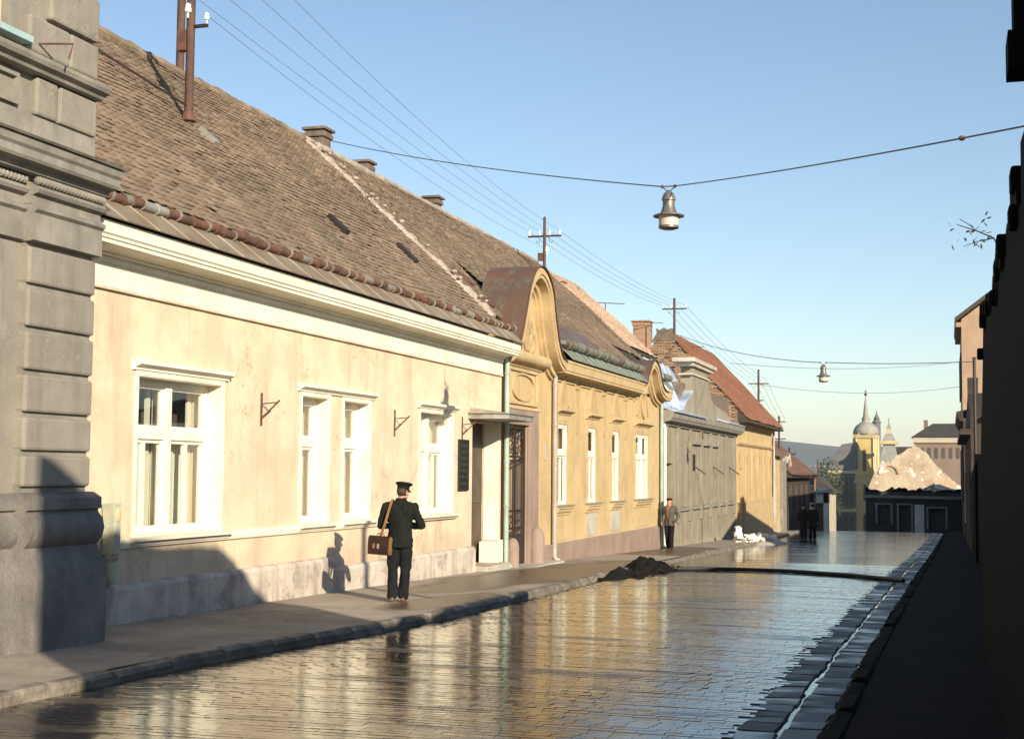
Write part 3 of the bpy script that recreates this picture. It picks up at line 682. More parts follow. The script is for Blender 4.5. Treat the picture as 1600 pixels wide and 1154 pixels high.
# side entrance: recess, leaf, canopy, step
d = MB().box(F-.46, F-.40, 28.72, 30.62, -.36, 2.72).build('door', 'wood_dark', A)
for k in range(2):
    for za, zb in ((-.15, .75), (.95, 2.45)):
        MB().box(F-.40, F-.375, 28.85+k*.95, 29.62+k*.95, za, zb).build('door_panel', 'wood_dark', d, bev=.015)
MB().tube([(F-.38, 29.6, .85), (F-.32, 29.6, .85), (F-.32, 29.5, .85)], .012, 6).build('handle', 'iron', d)
MB().box(F-.36, F+.015, 30.605, 30.62, .12, 2.72).build('reveal', 'white', A)
MB().box(F-.36, F-.0, 28.72, 28.735, .0, 2.72).build('reveal', 'white', A)
cp = [(F, 28.45), (F+.55, 28.45), (F+.74, 28.5), (F+.85, 28.65), (F+.86, 30.35), (F+.80, 30.58), (F+.62, 30.68), (F, 30.68)]
can = MB().prism(cp, 2.76, 2.86, 'z').build('canopy', 'galvanised', A)
MB().prism([(F+(x-F)*1.04, 29.56+(y-29.56)*1.03) for x, y in cp], 2.862, 2.885, 'z').build('canopy_edge', 'verdigris', can)
m = MB(); n0 = len(m.v)
ctr = [(F+(x-F)*.98, y, 2.886) for x, y in cp]; top = [(F, 28.6, 3.0), (F, 30.6, 3.0)]
m.v += ctr+top; k = len(ctr)
for i in range(k//2-1): m.face(i, i+1, k)
m.face(k//2-1, k//2, k+1, k)
for i in range(k//2, k-1): m.face(i, i+1, k+1)
m.face(0, k, k+1, k-1)
m.build('canopy_top', 'mortar', can)
MB().box(F-.42, F+.30, 28.95, 30.6, -1.2, -.365).build('step', 'concrete', A, bev=.02)
MB().box(F-.3, F+.12, 30.15, 30.6, -.364, .10).build('jamb_base', 'white', A, bev=.015)
downspout(A, F+.10, 30.88, g(30.9), 4.28, .062, 'pipe_green', 5)
# roof
vkey = lambda yy, s: (1/(yy*yy) if yy > 14.2+s*.72 else 0)
roofA, u, nr, ZR = tile_roof(A, 'tiles', 13.2, 30.0, XE-.20, ZE+.20*SL, XRG, 'tile', n_single=300, seed=4, view_key=vkey)
eave_sheets(roofA, 13.3, 30.7, F+.56, 4.535, XE-.22, ZE+.205*SL+.01, 'eave_sheet')
gutter(roofA, 13.35, 30.7, XE-.10, ZE+.15, 'rust', 'galvanised', .062, step=.3, seed=5)
ridge_caps(roofA, [(XRG-.02, 13.3, ZR+.04), (XRG-.02, 30, ZR+.02)], 'tile', .13)
def rp(x, y, lift=0.): return Vector((x, y, ZE+(XE-x)*SL))+NR*lift
# mortared fire-wall verge between the two roofs
rs = random.Random(9); a = rp(XE-.35, 29.9, .06); b = rp(XRG, 29.9, .06); n = 34
vg = MB()
for i in range(n):
    p = a.lerp(b, i/n); q = a.lerp(b, (i+1.05)/n); w = .13+rs.uniform(-.03, .04); h = .05+rs.uniform(-.02, .04)
    nn = len(vg.v)
    for P in (p, q):
        for dy, dh in ((-w, -.06), (-w*.6, h*.8), (w*.5, h), (w, -.06)): vg.v.append(tuple(P+Vector((0, dy+rs.uniform(-.02, .02), 0))+NR*(dh+rs.uniform(-.012, .012))))
    for k in range(3): vg.face(nn+k, nn+k+1, nn+k+5, nn+k+4)
    vg.face(nn, nn+1, nn+2, nn+3); vg.face(nn+7, nn+6, nn+5, nn+4)
vg.build('verge', 'mortar', roofA)
for i in range(16):   # loose mortared cap pieces
    t = rs.random(); p = a.lerp(b, t)+NR*.12+Vector((0, rs.uniform(-.12, .12), 0)); sz = rs.uniform(.04, .08)
    MB().ellipsoid(p, sz, sz*rs.uniform(.7, 1.3), sz*.6, 7, 5).build('mortar_lump', 'mortar', roofA)
# roof hatches (narrow flush skylights)
for (xa, xb, yc, w, mt) in ((-11.06, -10.69, 24.15, .2, 'iron'), (-11.06, -10.64, 27.6, .2, 'iron'), (-12.2, -11.9, 21.35, .22, 'galvanised')):
    p0, p1 = rp(xb, yc, .05), rp(xa, yc, .05); m = MB()
    for P in (p0, p1):
        for dy, dh in ((-w/2, -.04), (-w/2, .075), (w/2, .075), (w/2, -.04)): m.v.append(tuple(P+Vector((0, dy, 0))+NR*dh))
    for q in ((0, 1, 5, 4), (1, 2, 6, 5), (2, 3, 7, 6), (0, 3, 2, 1), (4, 5, 6, 7)): m.face(*q)
    m.build('roof_hatch', mt, roofA, bev=.01)
chimney(roofA, -14.55, 31.2, 8.9, 9.92, .44)
tg = chimney(roofA, -14.5, 19.0, 8.9, 9.7, .6)
# hopper pipe beside the corner
hp = thing('rain_hopper', 'pale green metal rain hopper on the wall beside the grey building corner', 'drainpipe', (F+.1, 14.98, g(15)+.5))
MB().prism([(14.88, .62), (15.02, .62), (15.02, 1.02), (14.99, 1.2), (15.06, 1.235), (14.86, 1.235), (14.9, 1.0)], F+.02, F+.2, 'x').build('body', 'hopper', hp, bev=.02)
MB().tube([(F+.11, 14.95, .7), (F+.11, 14.95, .35), (F+.14, 14.96, .28)], .075, 10).build('pipe', 'hopper', hp, smooth=True)
MB().lathe([(.08, -.02), (.092, -.02), (.092, .02), (.08, .02)], (F+.11, 14.95, .58), 12).build('band', 'galvanised', hp)
MB().ellipsoid((F+.2, 14.95, 1.1), .02, .06, .09, 10, 7).build('mouth', 'blind', hp)
# plaque: framed dark board with rows of lettering-like relief bars too small to read
pq = thing('sign', 'tall narrow black notice board on the cream wall beside the doorway', 'sign', (F, 28.1, 1.28))
MB().box(F+.003, F+.03, 27.82, 28.4, 1.27, 2.29).build('board', 'plaque', pq, bev=.006)
m = MB()
for a_ in ((27.80, 27.83, 1.25, 2.31), (28.39, 28.42, 1.25, 2.31)): m.box(F+.003, F+.045, a_[0], a_[1], a_[2], a_[3])
m.box(F+.003, F+.044, 27.83, 28.39, 1.25, 1.28).box(F+.003, F+.044, 27.83, 28.39, 2.28, 2.31).build('frame', 'iron', pq)
rs = random.Random(4); m = MB()
for k in range(7):
    z = 2.16-k*.13; y = 27.90+rs.uniform(0, .05)
    while y < 28.30:
        l = rs.uniform(.03, .10); m.box(F+.030, F+.032, y, min(y+l, 28.33), z, z+.045); y += l+.02
m.build('lettering', 'plaque_text', pq)

# ================================================================== HOUSE B (ochre)
B = thing('house', 'ochre house with bell-shaped gable, arched window ornaments and iron gate', 'house', (F, 31, -.6))
FB = F+.04
B_w = [(35.45, 36.42), (38.66, 39.62), (41.65, 42.58), (45.0, 47.0)]
B_ops = [(31.15, 32.72, -1.0, 2.74)]+[(a, b, .80, 2.90) for a, b in B_w]
wall_open(FB, .5, 30.95, 49.5, -2.2, 4.3, B_ops).build('wall', 'ochre', B)
interior(B, FB, 33.8, 49.5, -2.2, 4.3)
MB().box(FB-8, FB-.55, 30.95, 33.8, -2.2, 4.3).build('interior_wall', 'interior_yellow', B)
MB().box(FB-8, FB-.5, 49.2, 49.5, -2.2, 4.3).build('side_wall', 'ochre', B)
MB().prism([(FB, -2.2), (FB+.07, -2.2), (FB+.065, -.2), (FB+.03, -.17), (FB, -.17)], 33.62, 49.5, 'y').build('plinth', 'mauve', B)
# portal frame
m = MB().box(FB+.002, FB+.07, 32.73, 33.52, -2.0, 3.10).box(FB+.002, FB+.07, 31.0, 32.73, 2.745, 3.10)
m.box(FB-.36, FB+.002, 32.70, 32.73, -2.0, 2.74)
m.build('portal', 'mauve', B, bev=.015)
MB().box(FB+.002, FB+.05, 33.53, 33.62, -2.0, 3.15).box(FB+.003, FB+.09, 30.98, 33.62, 3.102, 3.16).build('portal_moulding', 'ochre_trim', B, bev=.012)
for yy, sc in ((31.08, .9), (33.05, 1.15)):
    zb = g(yy)-.1; m = MB(); n = 14
    m.lathe([(.17*sc, 0), (.17*sc, .62*sc), (.155*sc, .72*sc), (.12*sc, .80*sc), (.06*sc, .85*sc), (.01, .86*sc)], (FB+.16, yy, zb), n).build('guard_stone', 'mauve', B, smooth=True)
MB().box(FB-.5, FB+.55, 31.3, 34.2, g(32.5)-.3, g(32.5)+.03).build('threshold', 'concrete', B, bev=.02)
# iron gate
gt = MB(); xg = FB-.06; gz0 = g(32)+.03
for y_ in (31.17, 31.91, 32.66): gt.box(xg-.025, xg+.025, y_-.03, y_+.03, gz0, 2.72)
for z_ in (gz0+.02, .15, .32, .72, 1.88, 1.98, 2.66): gt.box(xg-.022, xg+.022, 31.2, 32.63, z_, z_+.045)
gate = gt.build('gate', 'iron', B)
for i in range(12):
    y_ = 31.25+i*.118
    if abs(y_-31.91) < .05: continue
    MB().tube([(xg, y_, .15), (xg, y_, 1.9)], .011, 6).build('bar', 'iron', gate)
def scroll(cy, cz, r, turns, a0, sgn=1):
    pts = []
    for i in range(26):
        t = i/25; a = a0+sgn*turns*2*math.pi*t; q = r*(1-.82*t); pts.append((xg, cy+q*math.cos(a), cz+q*math.sin(a)))
    return pts
for i, cy in enumerate((31.38, 31.72, 32.1, 32.45)):
    for cz, sg in ((2.17, 1), (2.48, -1)):
        MB().tube(scroll(cy, cz, .15, 1.4, R(90*sg), sg if i % 2 else -sg), .012, 5).build('scroll', 'iron', gate)
    MB().tube(scroll(cy, .52, .13, 1.2, 0, 1), .010, 5).build('scroll', 'iron', gate)
for ya, yb in ((31.2, 31.88), (31.94, 32.63)): MB().box(xg-.012, xg+.012, ya, yb, gz0+.05, .14).build('lower_panel', 'iron', gate)
# panel above the gate with an oval cartouche
pb = MB(); 
for a_ in ((31.1, 33.5, 3.22, 3.30), (31.1, 33.5, 4.0, 4.08)): pb.box(FB+.002, FB+.06, *a_)
for a_ in ((31.1, 31.2), (33.4, 33.5)): pb.box(FB+.002, FB+.055, a_[0], a_[1], 3.30, 4.0)
pan = pb.build('panel', 'ochre_trim', B, bev=.012)
pts = [(32.3+1.0*math.cos(t)*(1-.1*math.cos(2*t)), 3.65+.335*math.sin(t)) for t in [2*math.pi*i/28 for i in range(28)]]
inn = [(32.3+(a_-32.3)*.93, 3.65+(b_-3.65)*.85) for a_, b_ in pts]
MB().ring_prism(pts+pts[:1], inn+inn[:1], FB+.003, FB+.05).build('cartouche', 'ochre_trim', pan)
MB().tube([(FB+.12, 31.0, 4.34), (FB+.12, 33.95, 4.34)], .15, 14).build('roll_moulding', 'ochre_trim', B, smooth=True)
MB().prism([(FB, 4.10), (FB+.06, 4.10), (FB+.10, 4.16), (FB+.20, 4.19), (FB, 4.2)], 31.0, 33.7, 'y').build('string_course', 'ochre_trim', B)
# bell gable -----------------------------------------------------------
bell = [(30.72, 4.36), (30.80, 4.60), (31.15, 5.19), (31.47, 5.80), (31.72, 6.12), (31.99, 6.35), (32.30, 6.49), (32.60, 6.54), (32.90, 6.49), (33.18, 6.37), (33.44, 6.18), (33.62, 5.90), (33.75, 5.55), (33.92, 5.20), (34.14, 4.84), (34.44, 4.56), (34.85, 4.42), (35.4, 4.36)]
def cr(pts, k=4):
    out = []; n = len(pts)
    for i in range(n-1):
        p = [pts[max(0, i-1)], pts[i], pts[i+1], pts[min(n-1, i+2)]]
        for j in range(k):
            t = j/k
            out.append(tuple(.5*((2*p[1][d])+(-p[0][d]+p[2][d])*t+(2*p[0][d]-5*p[1][d]+4*p[2][d]-p[3][d])*t*t+(-p[0][d]+3*p[1][d]-3*p[2][d]+p[3][d])*t**3) for d in (0, 1)))
    return out+[pts[-1]]
def offset(pts, d):
    out = []; n = len(pts)
    for i in range(n):
        a, b = pts[max(0, i-1)], pts[min(n-1, i+1)]; dx, dy = b[0]-a[0], b[1]-a[1]; l = math.hypot(dx, dy) or 1
        out.append((pts[i][0]+dy/l*d, pts[i][1]-dx/l*d))
    return out
def bell_gable(parent, curve, zb, back, xfront, label):
    c = cr(curve); o0 = c; o1 = offset(c, .26); o2 = offset(c, .40); o3 = offset(c, .47)
    gb = MB().prism([(c[0][0], zb)]+[(y_, z_) for y_, z_ in c]+[(c[-1][0], zb)], back+.06, FB, 'x').build('gable', 'ochre', parent)
    def band(a, b, x0, x1, nm, mt):
        m = MB(); n = len(a)
        for P in (a, b):
            for x in (x0, x1):
                m.v += [(x, q[0], q[1]) for q in P]
        for i in range(n-1):
            m.face(i, i+1, n+i+1, n+i); m.face(2*n+i, 3*n+i, 3*n+i+1, 2*n+i+1); m.face(n+i, n+i+1, 3*n+i+1, 3*n+i); m.face(i, 2*n+i, 2*n+i+1, i+1)
        m.face(0, n, 3*n, 2*n); m.face(n-1, 3*n-1, 4*n-1, 2*n-1)
        return m.build(nm, mt, gb, smooth=True)
    band(o0, o1, FB-.3, xfront, 'gable_cornice', 'ochre_trim')
    band(offset(c, .05), offset(c, .17), xfront-.05, xfront+.035, 'gable_bead', 'ochre_trim')
    band(o1, o2, FB-.28, FB+.16, 'gable_moulding', 'ochre_trim')
    band(o2, o3, FB-.28, FB+.08, 'gable_moulding', 'ochre_trim')
    cc = offset(c, -.03)
    m = MB(); n = len(cc)
    m.v += [(xfront+.05, q[0], q[1]) for q in cc]
    m.v += [(max(back, min(xfront-.2, XE-(q[1]-ZE)/SL-.1)), q[0], q[1]) for q in cc]
    for i in range(n-1): m.face(i, i+1, n+i+1, n+i)
    r0 = len(m.v)
    m.build('gable_roof', 'copper', gb, smooth=True)
    lip = MB().tube([(xfront+.05, q[0], q[1]) for q in cc], .018, 6); lip.build('flashing', 'copper', gb, smooth=True)
    return gb
gab = bell_gable(B, bell[1:-1], 4.2, -10.45, F+.42, 'x')
# tendril relief in the big gable
def relief(cx, pts, w, parent, nm='relief', mat='ochre_relief', p=.05):
    c = cr(pts, 5); a = offset(c, w/2); b = offset(c, -w/2)
    MB().ring_prism(a, b, cx, cx+p).build(nm, mat, parent)
for sgn in (-1, 1):
    cy = 32.6
    relief(FB+.002, [(cy+sgn*.12, 4.55), (cy+sgn*.30, 4.75), (cy+sgn*.42, 5.05), (cy+sgn*.30, 5.25), (cy+sgn*.16, 5.12), (cy+sgn*.24, 4.98)], .07, gab)
    relief(FB+.002, [(cy+sgn*.5, 4.52), (cy+sgn*.66, 4.7), (cy+sgn*.62, 4.95), (cy+sgn*.5, 4.9)], .06, gab)
    relief(FB+.003, [(cy+sgn*.05, 4.55), (cy+sgn*.06, 5.2), (cy+sgn*.02, 5.75)], .05, gab)
small = [(44.62, 4.40), (44.95, 4.50), (45.30, 4.80), (45.72, 5.13), (46.05, 5.30), (46.35, 5.35), (46.7, 5.28), (47.02, 5.11), (47.32, 4.83), (47.62, 4.58), (48.1, 4.45), (48.6, 4.40)]
gab2 = bell_gable(B, small, 4.2, -10.25, F+.42, 'x')
relief(FB+.002, [(46.0, 4.35), (45.85, 4.0), (46.0, 3.6), (46.3, 3.42)], .06, B, 'ornament'); relief(FB+.002, [(46.0, 4.35), (46.25, 4.0), (46.1, 3.6), (46.4, 3.5)], .06, B, 'ornament')
relief(FB+.002, [(45.6, 4.3), (45.45, 3.9), (45.2, 3.5)], .05, B, 'ornament'); relief(FB+.002, [(46.6, 4.3), (46.75, 3.9), (46.95, 3.5)], .05, B, 'ornament')
# cornice between the gables and beyond
prof = [(FB, 4.06), (FB+.06, 4.06), (FB+.07, 4.12), (FB+.14, 4.15), (FB+.36, 4.17), (FB+.36, 4.22), (FB+.385, 4.24), (FB+.39, 4.42), (FB+.41, 4.44), (FB+.41, 4.50), (FB, 4.52)]
for ya, yb in ((34.70, 44.75), (48.35, 49.45)): MB().prism(prof, ya, yb, 'y').build('cornice', 'ochre_trim', B)
for ya, yb in ((35.2, 37.25), (37.75, 40.3), (40.9, 43.3), (43.9, 44.6)): MB().box(FB+.002, FB+.05, ya, yb, 3.99, 4.04).build('string_course', 'ochre_trim', B)
# windows with hoods, ogive reliefs, aprons
for i, (a_, b_) in enumerate(B_w):
    w = window(B, FB, a_, b_, .80, 2.90, 2.14, 2 if i == 3 else 1, recess=.055, post=.08, reveal='ochre_trim', fw_=.05, curtain=True, inner=False, surround=.07)
    cy = (a_+b_)/2; hw = (b_-a_)/2+.16
    hood(w, FB, cy-hw-.08, cy+hw+.08, 3.14, 3.32, 'ochre_trim', .20)
    MB().box(FB+.002, FB+.035, cy-hw, cy-hw+.16, 2.7, 3.14).box(FB+.002, FB+.035, cy+hw-.16, cy+hw, 2.7, 3.14).box(FB+.002, FB+.03, cy-hw+.16, cy+hw-.16, 2.97, 3.14).build('lintel', 'ochre_trim', w)
    MB().box(FB-.14, FB+.19, cy-hw-.1, cy+hw+.1, .765, .80).build('sill_sheet', 'galvanised', w, bev=.006)
    MB().prism([(FB, .53), (FB+.05, .53), (FB+.06, .60), (FB+.11, .62), (FB+.12, .69), (FB+.16, .71), (FB+.16, .763), (FB, .763)], cy-hw-.06, cy+hw+.06, 'y').build('sill', 'ochre_trim', w)
    MB().box(FB+.002, FB+.025, cy-hw+.05, cy+hw-.05, -.10, .52).build('apron', 'concrete' if i in (1, 2) else 'ochre', w)
    if i < 3:
        og = [(cy-hw+.02, 3.33), (cy-.42, 3.42), (cy-.30, 3.62), (cy-.18, 3.86), (cy-.07, 4.0), (cy, 4.03), (cy+.07, 4.0), (cy+.18, 3.86), (cy+.30, 3.62), (cy+.42, 3.42), (cy+hw-.02, 3.33)]
        og = cr(og, 3); MB().prism(og, FB+.001, FB+.045, 'x').build('ornament', 'ochre_relief', w)
        ins = offset(og, .0); MB().ring_prism(offset(og, -.05), offset(og, .03), FB+.002, FB+.07).build('ornament_rim', 'ochre_trim', w)
for cy in (37.5, 40.6, 43.55):
    MB().box(FB+.002, FB+.06, cy-.20, cy+.20, 3.88, 3.98).prism([(cy-.10, 3.88), (cy+.10, 3.88), (cy+.05, 2.75), (cy, 2.66), (cy-.05, 2.75)], FB+.002, FB+.04, 'x').build('pendant', 'ochre_relief', B)
downspout(B, FB+.10, 34.88, g(34.9), 4.25, .065, 'pipe_grey', 5)
downspout(B, FB+.10, 48.95, g(49), 4.3, .065, 'pipe_green', 5)
MB().box(FB+.002, FB+.03, 34.18, 34.34, 1.95, 2.35).build('number_plate', 'concrete', B)
# roof of B
skipB = lambda yy, s: (30.6 < yy < 34.6 and s < 2.6 and (s*math.sin(AL)+ZE) < 6.3-abs(yy-32.6)*.9) or (44.7 < yy < 48.2 and s < .9)
roofB, u2, nr2, _ = tile_roof(B, 'tiles', 30.15, 49.6, XE-.42, ZE+.42*SL, XRG, 'tile', n_single=0, seed=8, skipf=skipB)
ridge_caps(roofB, [(XRG-.02, 30.2, ZR+.02), (XRG-.02, 49.5, ZR-.06)], 'mortar', .12, seed=12)
m = MB()
for ya, yb in ((34.9, 44.9), (48.1, 49.6)):
    p0, p1 = Vector((F+.52, 0, 4.53)), rp(XE-.45, 0, .02)
    eave_sheets(roofB, ya, yb, F+.52, 4.535, XE-.45, ZE+.45*SL+.02, 'verdigris')
    gutter(roofB, ya+.1, yb-.05, XE-.10, ZE+.24, 'verdigris', 'copper', .11, seed=int(ya))
    q = MB(); a_, b_ = rp(XE-.44, ya, .05), rp(XE-1.0, ya, .05); q.poly([a_, (a_.x, yb, a_.z), (b_.x, yb, b_.z), b_]); q.build('eave_lining', 'copper', roofB)
chimney(roofB, -14.6, 34.1, 8.9, 9.74, .38); chimney(roofB, -14.6, 39.4, 8.9, 9.8, .38)
chimney(roofB, -13.9, 50.8, 7.5, 8.75, .55, 'brick')
for (xa, xb, yc) in ((-10.85, -10.55, 30.95), (-10.2, -9.95, 30.6)):
    p0, p1 = rp(xb, yc, .05), rp(xa, yc, .05); m = MB(); w = .4
    for P in (p0, p1):
        for dy, dh in ((-w/2, -.04), (-w/2, .08), (w/2, .08), (w/2, -.04)): m.v.append(tuple(P+Vector((0, dy, 0))+NR*dh))
    for q in ((0, 1, 5, 4), (1, 2, 6, 5), (2, 3, 7, 6), (0, 3, 2, 1), (4, 5, 6, 7)): m.face(*q)
    m.build('roof_hatch', 'iron_rust', roofB)

# ================================================================== GREY CORNER BUILDING
G = thing('building', 'tall grey rusticated building at the near left corner', 'building', (-8.9, 12, -.2))
XG = -9.02
wall_open(XG, .5, 3.0, 13.4, -1.2, 9.6, [(9.6, 11.62, 1.55, 3.72), (9.6, 11.95, 6.02, 8.3)]).build('wall', 'grey_stucco', G)
MB().box(-17, XG-.8, 3.0, 13.4, -1.2, 9.6).build('interior_wall', 'interior', G)
MB().box(-17, XG-.5, 13.15, 13.4, -1.2, 9.6).build('side_wall', 'grey_stucco', G)
MB().prism([(-18, 9.6), (-8.4, 9.6), (-8.4, 9.8), (-13, 13), (-18, 9.8)], 3.0, 13.6, 'y').build('roof', 'tile_brown', G)
def base_profile(x): return [(x-.3, -1.2), (x+.22, -1.2), (x+.22, .60), (x+.20, .63), (x+.08, .84), (x+.10, .86), (x+.15, .92), (x+.175, 1.02), (x+.15, 1.12), (x+.09, 1.19), (x+.09, 1.215), (x+.13, 1.225), (x+.13, 1.34), (x+.03, 1.40), (x-.3, 1.40)]
MB().prism(base_profile(XG-.04), 3.0, 12.22, 'y').build('plinth', 'grey_plinth', G, smooth=True)
MB().prism(base_profile(-8.92), 12.221, 13.5, 'y').build('pilaster_base', 'grey_plinth', G, smooth=True)
zj = [1.43, 1.80, 2.19, 2.62, 3.06, 3.50, 3.93]
for i in range(len(zj)-1):
    MB().box(XG-.1, -8.9, 12.26, 13.44, zj[i]+.025, zj[i+1]-.025).build('rustic_block', 'grey_stucco', G, bev=.03)
MB().box(XG-.1, -8.955, 12.27, 13.43, 1.40, 4.9).build('pilaster_core', 'grey_trim', G)
def belt(y0, y1, x, prof_, mat, nm): return MB().prism([(XG-.2, prof_[0][1])]+[(x+a, z) for a, z in prof_]+[(XG-.2, prof_[-1][1])], y0, y1, 'y').build(nm, mat, G)
for y0, y1, x in ((3.0, 12.24, XG+.01), (12.241, 13.46, -8.9)):
    belt(y0, y1, x, [(0, 3.95), (.05, 3.96), (.05, 4.24), (.09, 4.27), (.09, 4.31), (.04, 4.33)], 'grey_trim', 'belt_course')
    belt(y0, y1, x, [(.02, 4.335), (.02, 4.42), (.08, 4.44), (.10, 4.475), (.08, 4.51), (.03, 4.53)], 'grey_trim', 'bead_course')
# rope-like bead moulding: separate beads
for i in range(20):
    yb = 12.28+i*.06
    MB().ellipsoid((-8.84, yb, 4.57), .055, .034, .045, 8, 6).build('bead', 'grey_trim', G)
for i in range(12):
    MB().ellipsoid((XG+.075, 11.5+i*.062, 4.57), .055, .034, .045, 8, 6).build('bead', 'grey_trim', G)
belt(3.0, 13.52, -8.9, [(.0, 4.62), (.07, 4.63), (.09, 4.68), (.20, 4.70), (.22, 4.73), (.22, 4.80), (.25, 4.83), (.27, 4.90), (.02, 4.97)], 'grey_trim', 'cornice')
MB().prism([(XG-.1, 4.97), (-8.60, 4.905), (-8.58, 4.925), (XG-.1, 5.0)], 3.0, 13.56, 'y').build('cornice_flashing', 'galvanised', G)
belt(3.0, 13.42, -8.95, [(0, 5.0), (0, 5.26)], 'grey_trim', 'upper_base')
for y0, y1, za, zb in ((12.75, 13.44, 5.28, 5.68), (12.35, 12.72, 5.28, 5.68), (12.2, 12.9, 5.92, 6.30), (12.92, 13.44, 5.92, 6.30), (12.55, 13.44, 6.34, 6.82), (12.9, 13.44, 6.86, 7.3), (12.55, 13.44, 7.34, 7.8), (12.9, 13.44, 7.84, 8.3)):
    MB().box(XG-.1, -8.94, y0, y1, za, zb).build('rustic_block', 'grey_stucco', G, bev=.03)
belt(3.0, 13.46, -8.93, [(0, 5.69), (.05, 5.70), (.07, 5.74), (.13, 5.76), (.15, 5.80), (.15, 5.84), (.0, 5.88)], 'grey_trim', 'string_course')
MB().box(XG+.001, XG+.05, 10.2, 12.1, 5.32, 5.36).box(XG+.001, XG+.05, 10.2, 12.1, 5.60, 5.64).box(XG+.001, XG+.048, 12.06, 12.1, 5.36, 5.60).build('panel_moulding', 'grey_trim', G)
w = window(G, XG, 9.6, 11.62, 1.55, 3.72, 3.0, 2, recess=.2, reveal='grey_trim', surround=0)
MB().box(XG+.002, XG+.05, 11.63, 11.75, 1.45, 3.78).box(XG+.002, XG+.07, 11.76, 11.92, 1.45, 3.86).box(XG+.003, XG+.07, 9.3, 11.75, 3.79, 3.87).build('architrave', 'grey_trim', w, bev=.01)
w = window(G, XG, 9.6, 11.95, 6.02, 8.3, 7.5, 2, recess=.14, reveal='grey_trim', surround=.1)
MB().box(XG+.01, XG+.16, 9.3, 12.16, 5.96, 6.03).build('sill_sheet', 'teal', w, bev=.008)
MB().box(XG-.10, XG-.02, 9.7, 11.86, 6.05, 8.2).build('roller_blind', 'blind', w)
MB().tube([(-8.94, 12.35, 6.02), (-8.6, 12.45, 6.02), (-8.62, 12.42, 5.86)], .012, 6).build('hook', 'iron_rust', G)

# ================================================================== HOUSE C (grey, stripped facade)
C = thing('house', 'weathered grey house with blind windows and curved parapet under tin sheeting', 'house', (F, 50, -1))
FC = F-.02
wall_open(FC, .5, 49.62, 68.0, -2.6, 3.6, [(50.15, 52.0, -1.4, 2.0)]).build('wall', 'grey_c', C)
MB().box(FC-8, FC-.5, 49.62, 68.0, -2.6, 3.55).build('interior_wall', 'interior', C)
MB().box(FC-.49, FC-.42, 50.15, 52.0, -1.4, 2.0).build('door', 'wood_dark', C)
MB().box(FC+.002, FC+.05, 50.0, 50.13, -1.4, 2.05).build('door_post', 'pipe_rust', C)
ystr = [50.1, 52.6, 55.2, 57.8, 60.2, 62.4, 64.6, 67.2]
for i, y_ in enumerate(ystr):
    MB().box(FC+.002, FC+.07, y_, y_+.55, (2.06 if i == 0 else -.2), 3.35).build('lesene', 'grey_c', C, bev=.01)
for i in range(1, 7):
    c_ = (ystr[i]+.55+ystr[i+1])/2; h_ = (ystr[i+1]-ystr[i]-.55)/2-.08
    MB().box(FC+.002, FC+.03, c_-h_+.12, c_+h_-.12, .36, 2.6).build('blind_window', 'grey_c', C, bev=.008)
    MB().box(FC+.002, FC+.13, c_-h_, c_+h_, .22, .34).build('sill', 'grey_trim', C, bev=.015)
    if i in (2, 3, 4): MB().box(FC+.002, FC+.15, c_-h_, c_+h_, 2.78, 2.92).build('hood', 'grey_trim', C, bev=.015)
    if i in (2, 4, 6): MB().tube([(FC+.01, c_-.5, 1.95), (FC+.45, c_-.1, 1.6)], .03, 6).build('flag_holder', 'iron_rust', C)
MB().box(FC+.002, FC+.05, 55.65, 56.5, 1.75, 2.4).build('wall_box', 'iron', C)
MB().prism([(57.9, 3.1), (58.25, 3.05), (58.1, 3.42), (57.98, 3.5)], FC+.07, FC+.09, 'x').build('bare_patch', 'iron_rust', C)
MB().prism([(FC, 3.36), (FC+.10, 3.36), (FC+.12, 3.46), (FC+.34, 3.50), (FC+.38, 3.58), (FC+.42, 3.62), (FC+.46, 3.84), (FC, 3.9)], 49.66, 67.95, 'y').build('cornice', 'grey_trim', C)
MB().prism([(FC+.53, 3.80), (FC+.55, 3.85), (FC-.3, 4.12), (FC-.3, 4.06)], 49.7, 56.5, 'y').build('tin_sheet', 'tin', C)
MB().prism([(FC+.50, 3.84), (FC+.52, 3.88), (FC-.2, 4.10), (FC-.2, 4.05)], 62.5, 67.9, 'y').build('tin_sheet', 'tin', C)
par = cr([(53.9, 4.05), (54.4, 4.35), (55.3, 4.6), (55.9, 4.85), (56.2, 5.3), (56.3, 5.85)], 3)
par2 = cr([(60.1, 5.9), (60.3, 5.3), (60.9, 4.85), (62.0, 4.62), (63.8, 4.5), (65.6, 4.35), (67.0, 4.05)], 3)
MB().prism([(53.9, 3.85)]+par+par2+[(67.0, 3.85)], FC-.5, FC-.02, 'x').build('parapet', 'grey_c', C)
MB().box(FC-.6, FC+.12, 55.7, 60.6, 5.88, 6.02).box(FC-.7, FC+.22, 55.3, 61.0, 6.022, 6.2).build('pedestal_cap', 'concrete', C, bev=.03)
MB().box(FC-.55, FC+.05, 56.0, 60.3, 5.55, 5.62).build('pedestal_moulding', 'concrete', C)
MB().prism([(53.85, 4.06), (54.4, 4.37), (55.3, 4.62), (55.9, 4.87), (55.9, 4.93), (55.25, 4.68), (54.35, 4.44), (53.8, 4.1)], FC-.55, FC+.06, 'x').build('tin_sheet', 'tin', C)
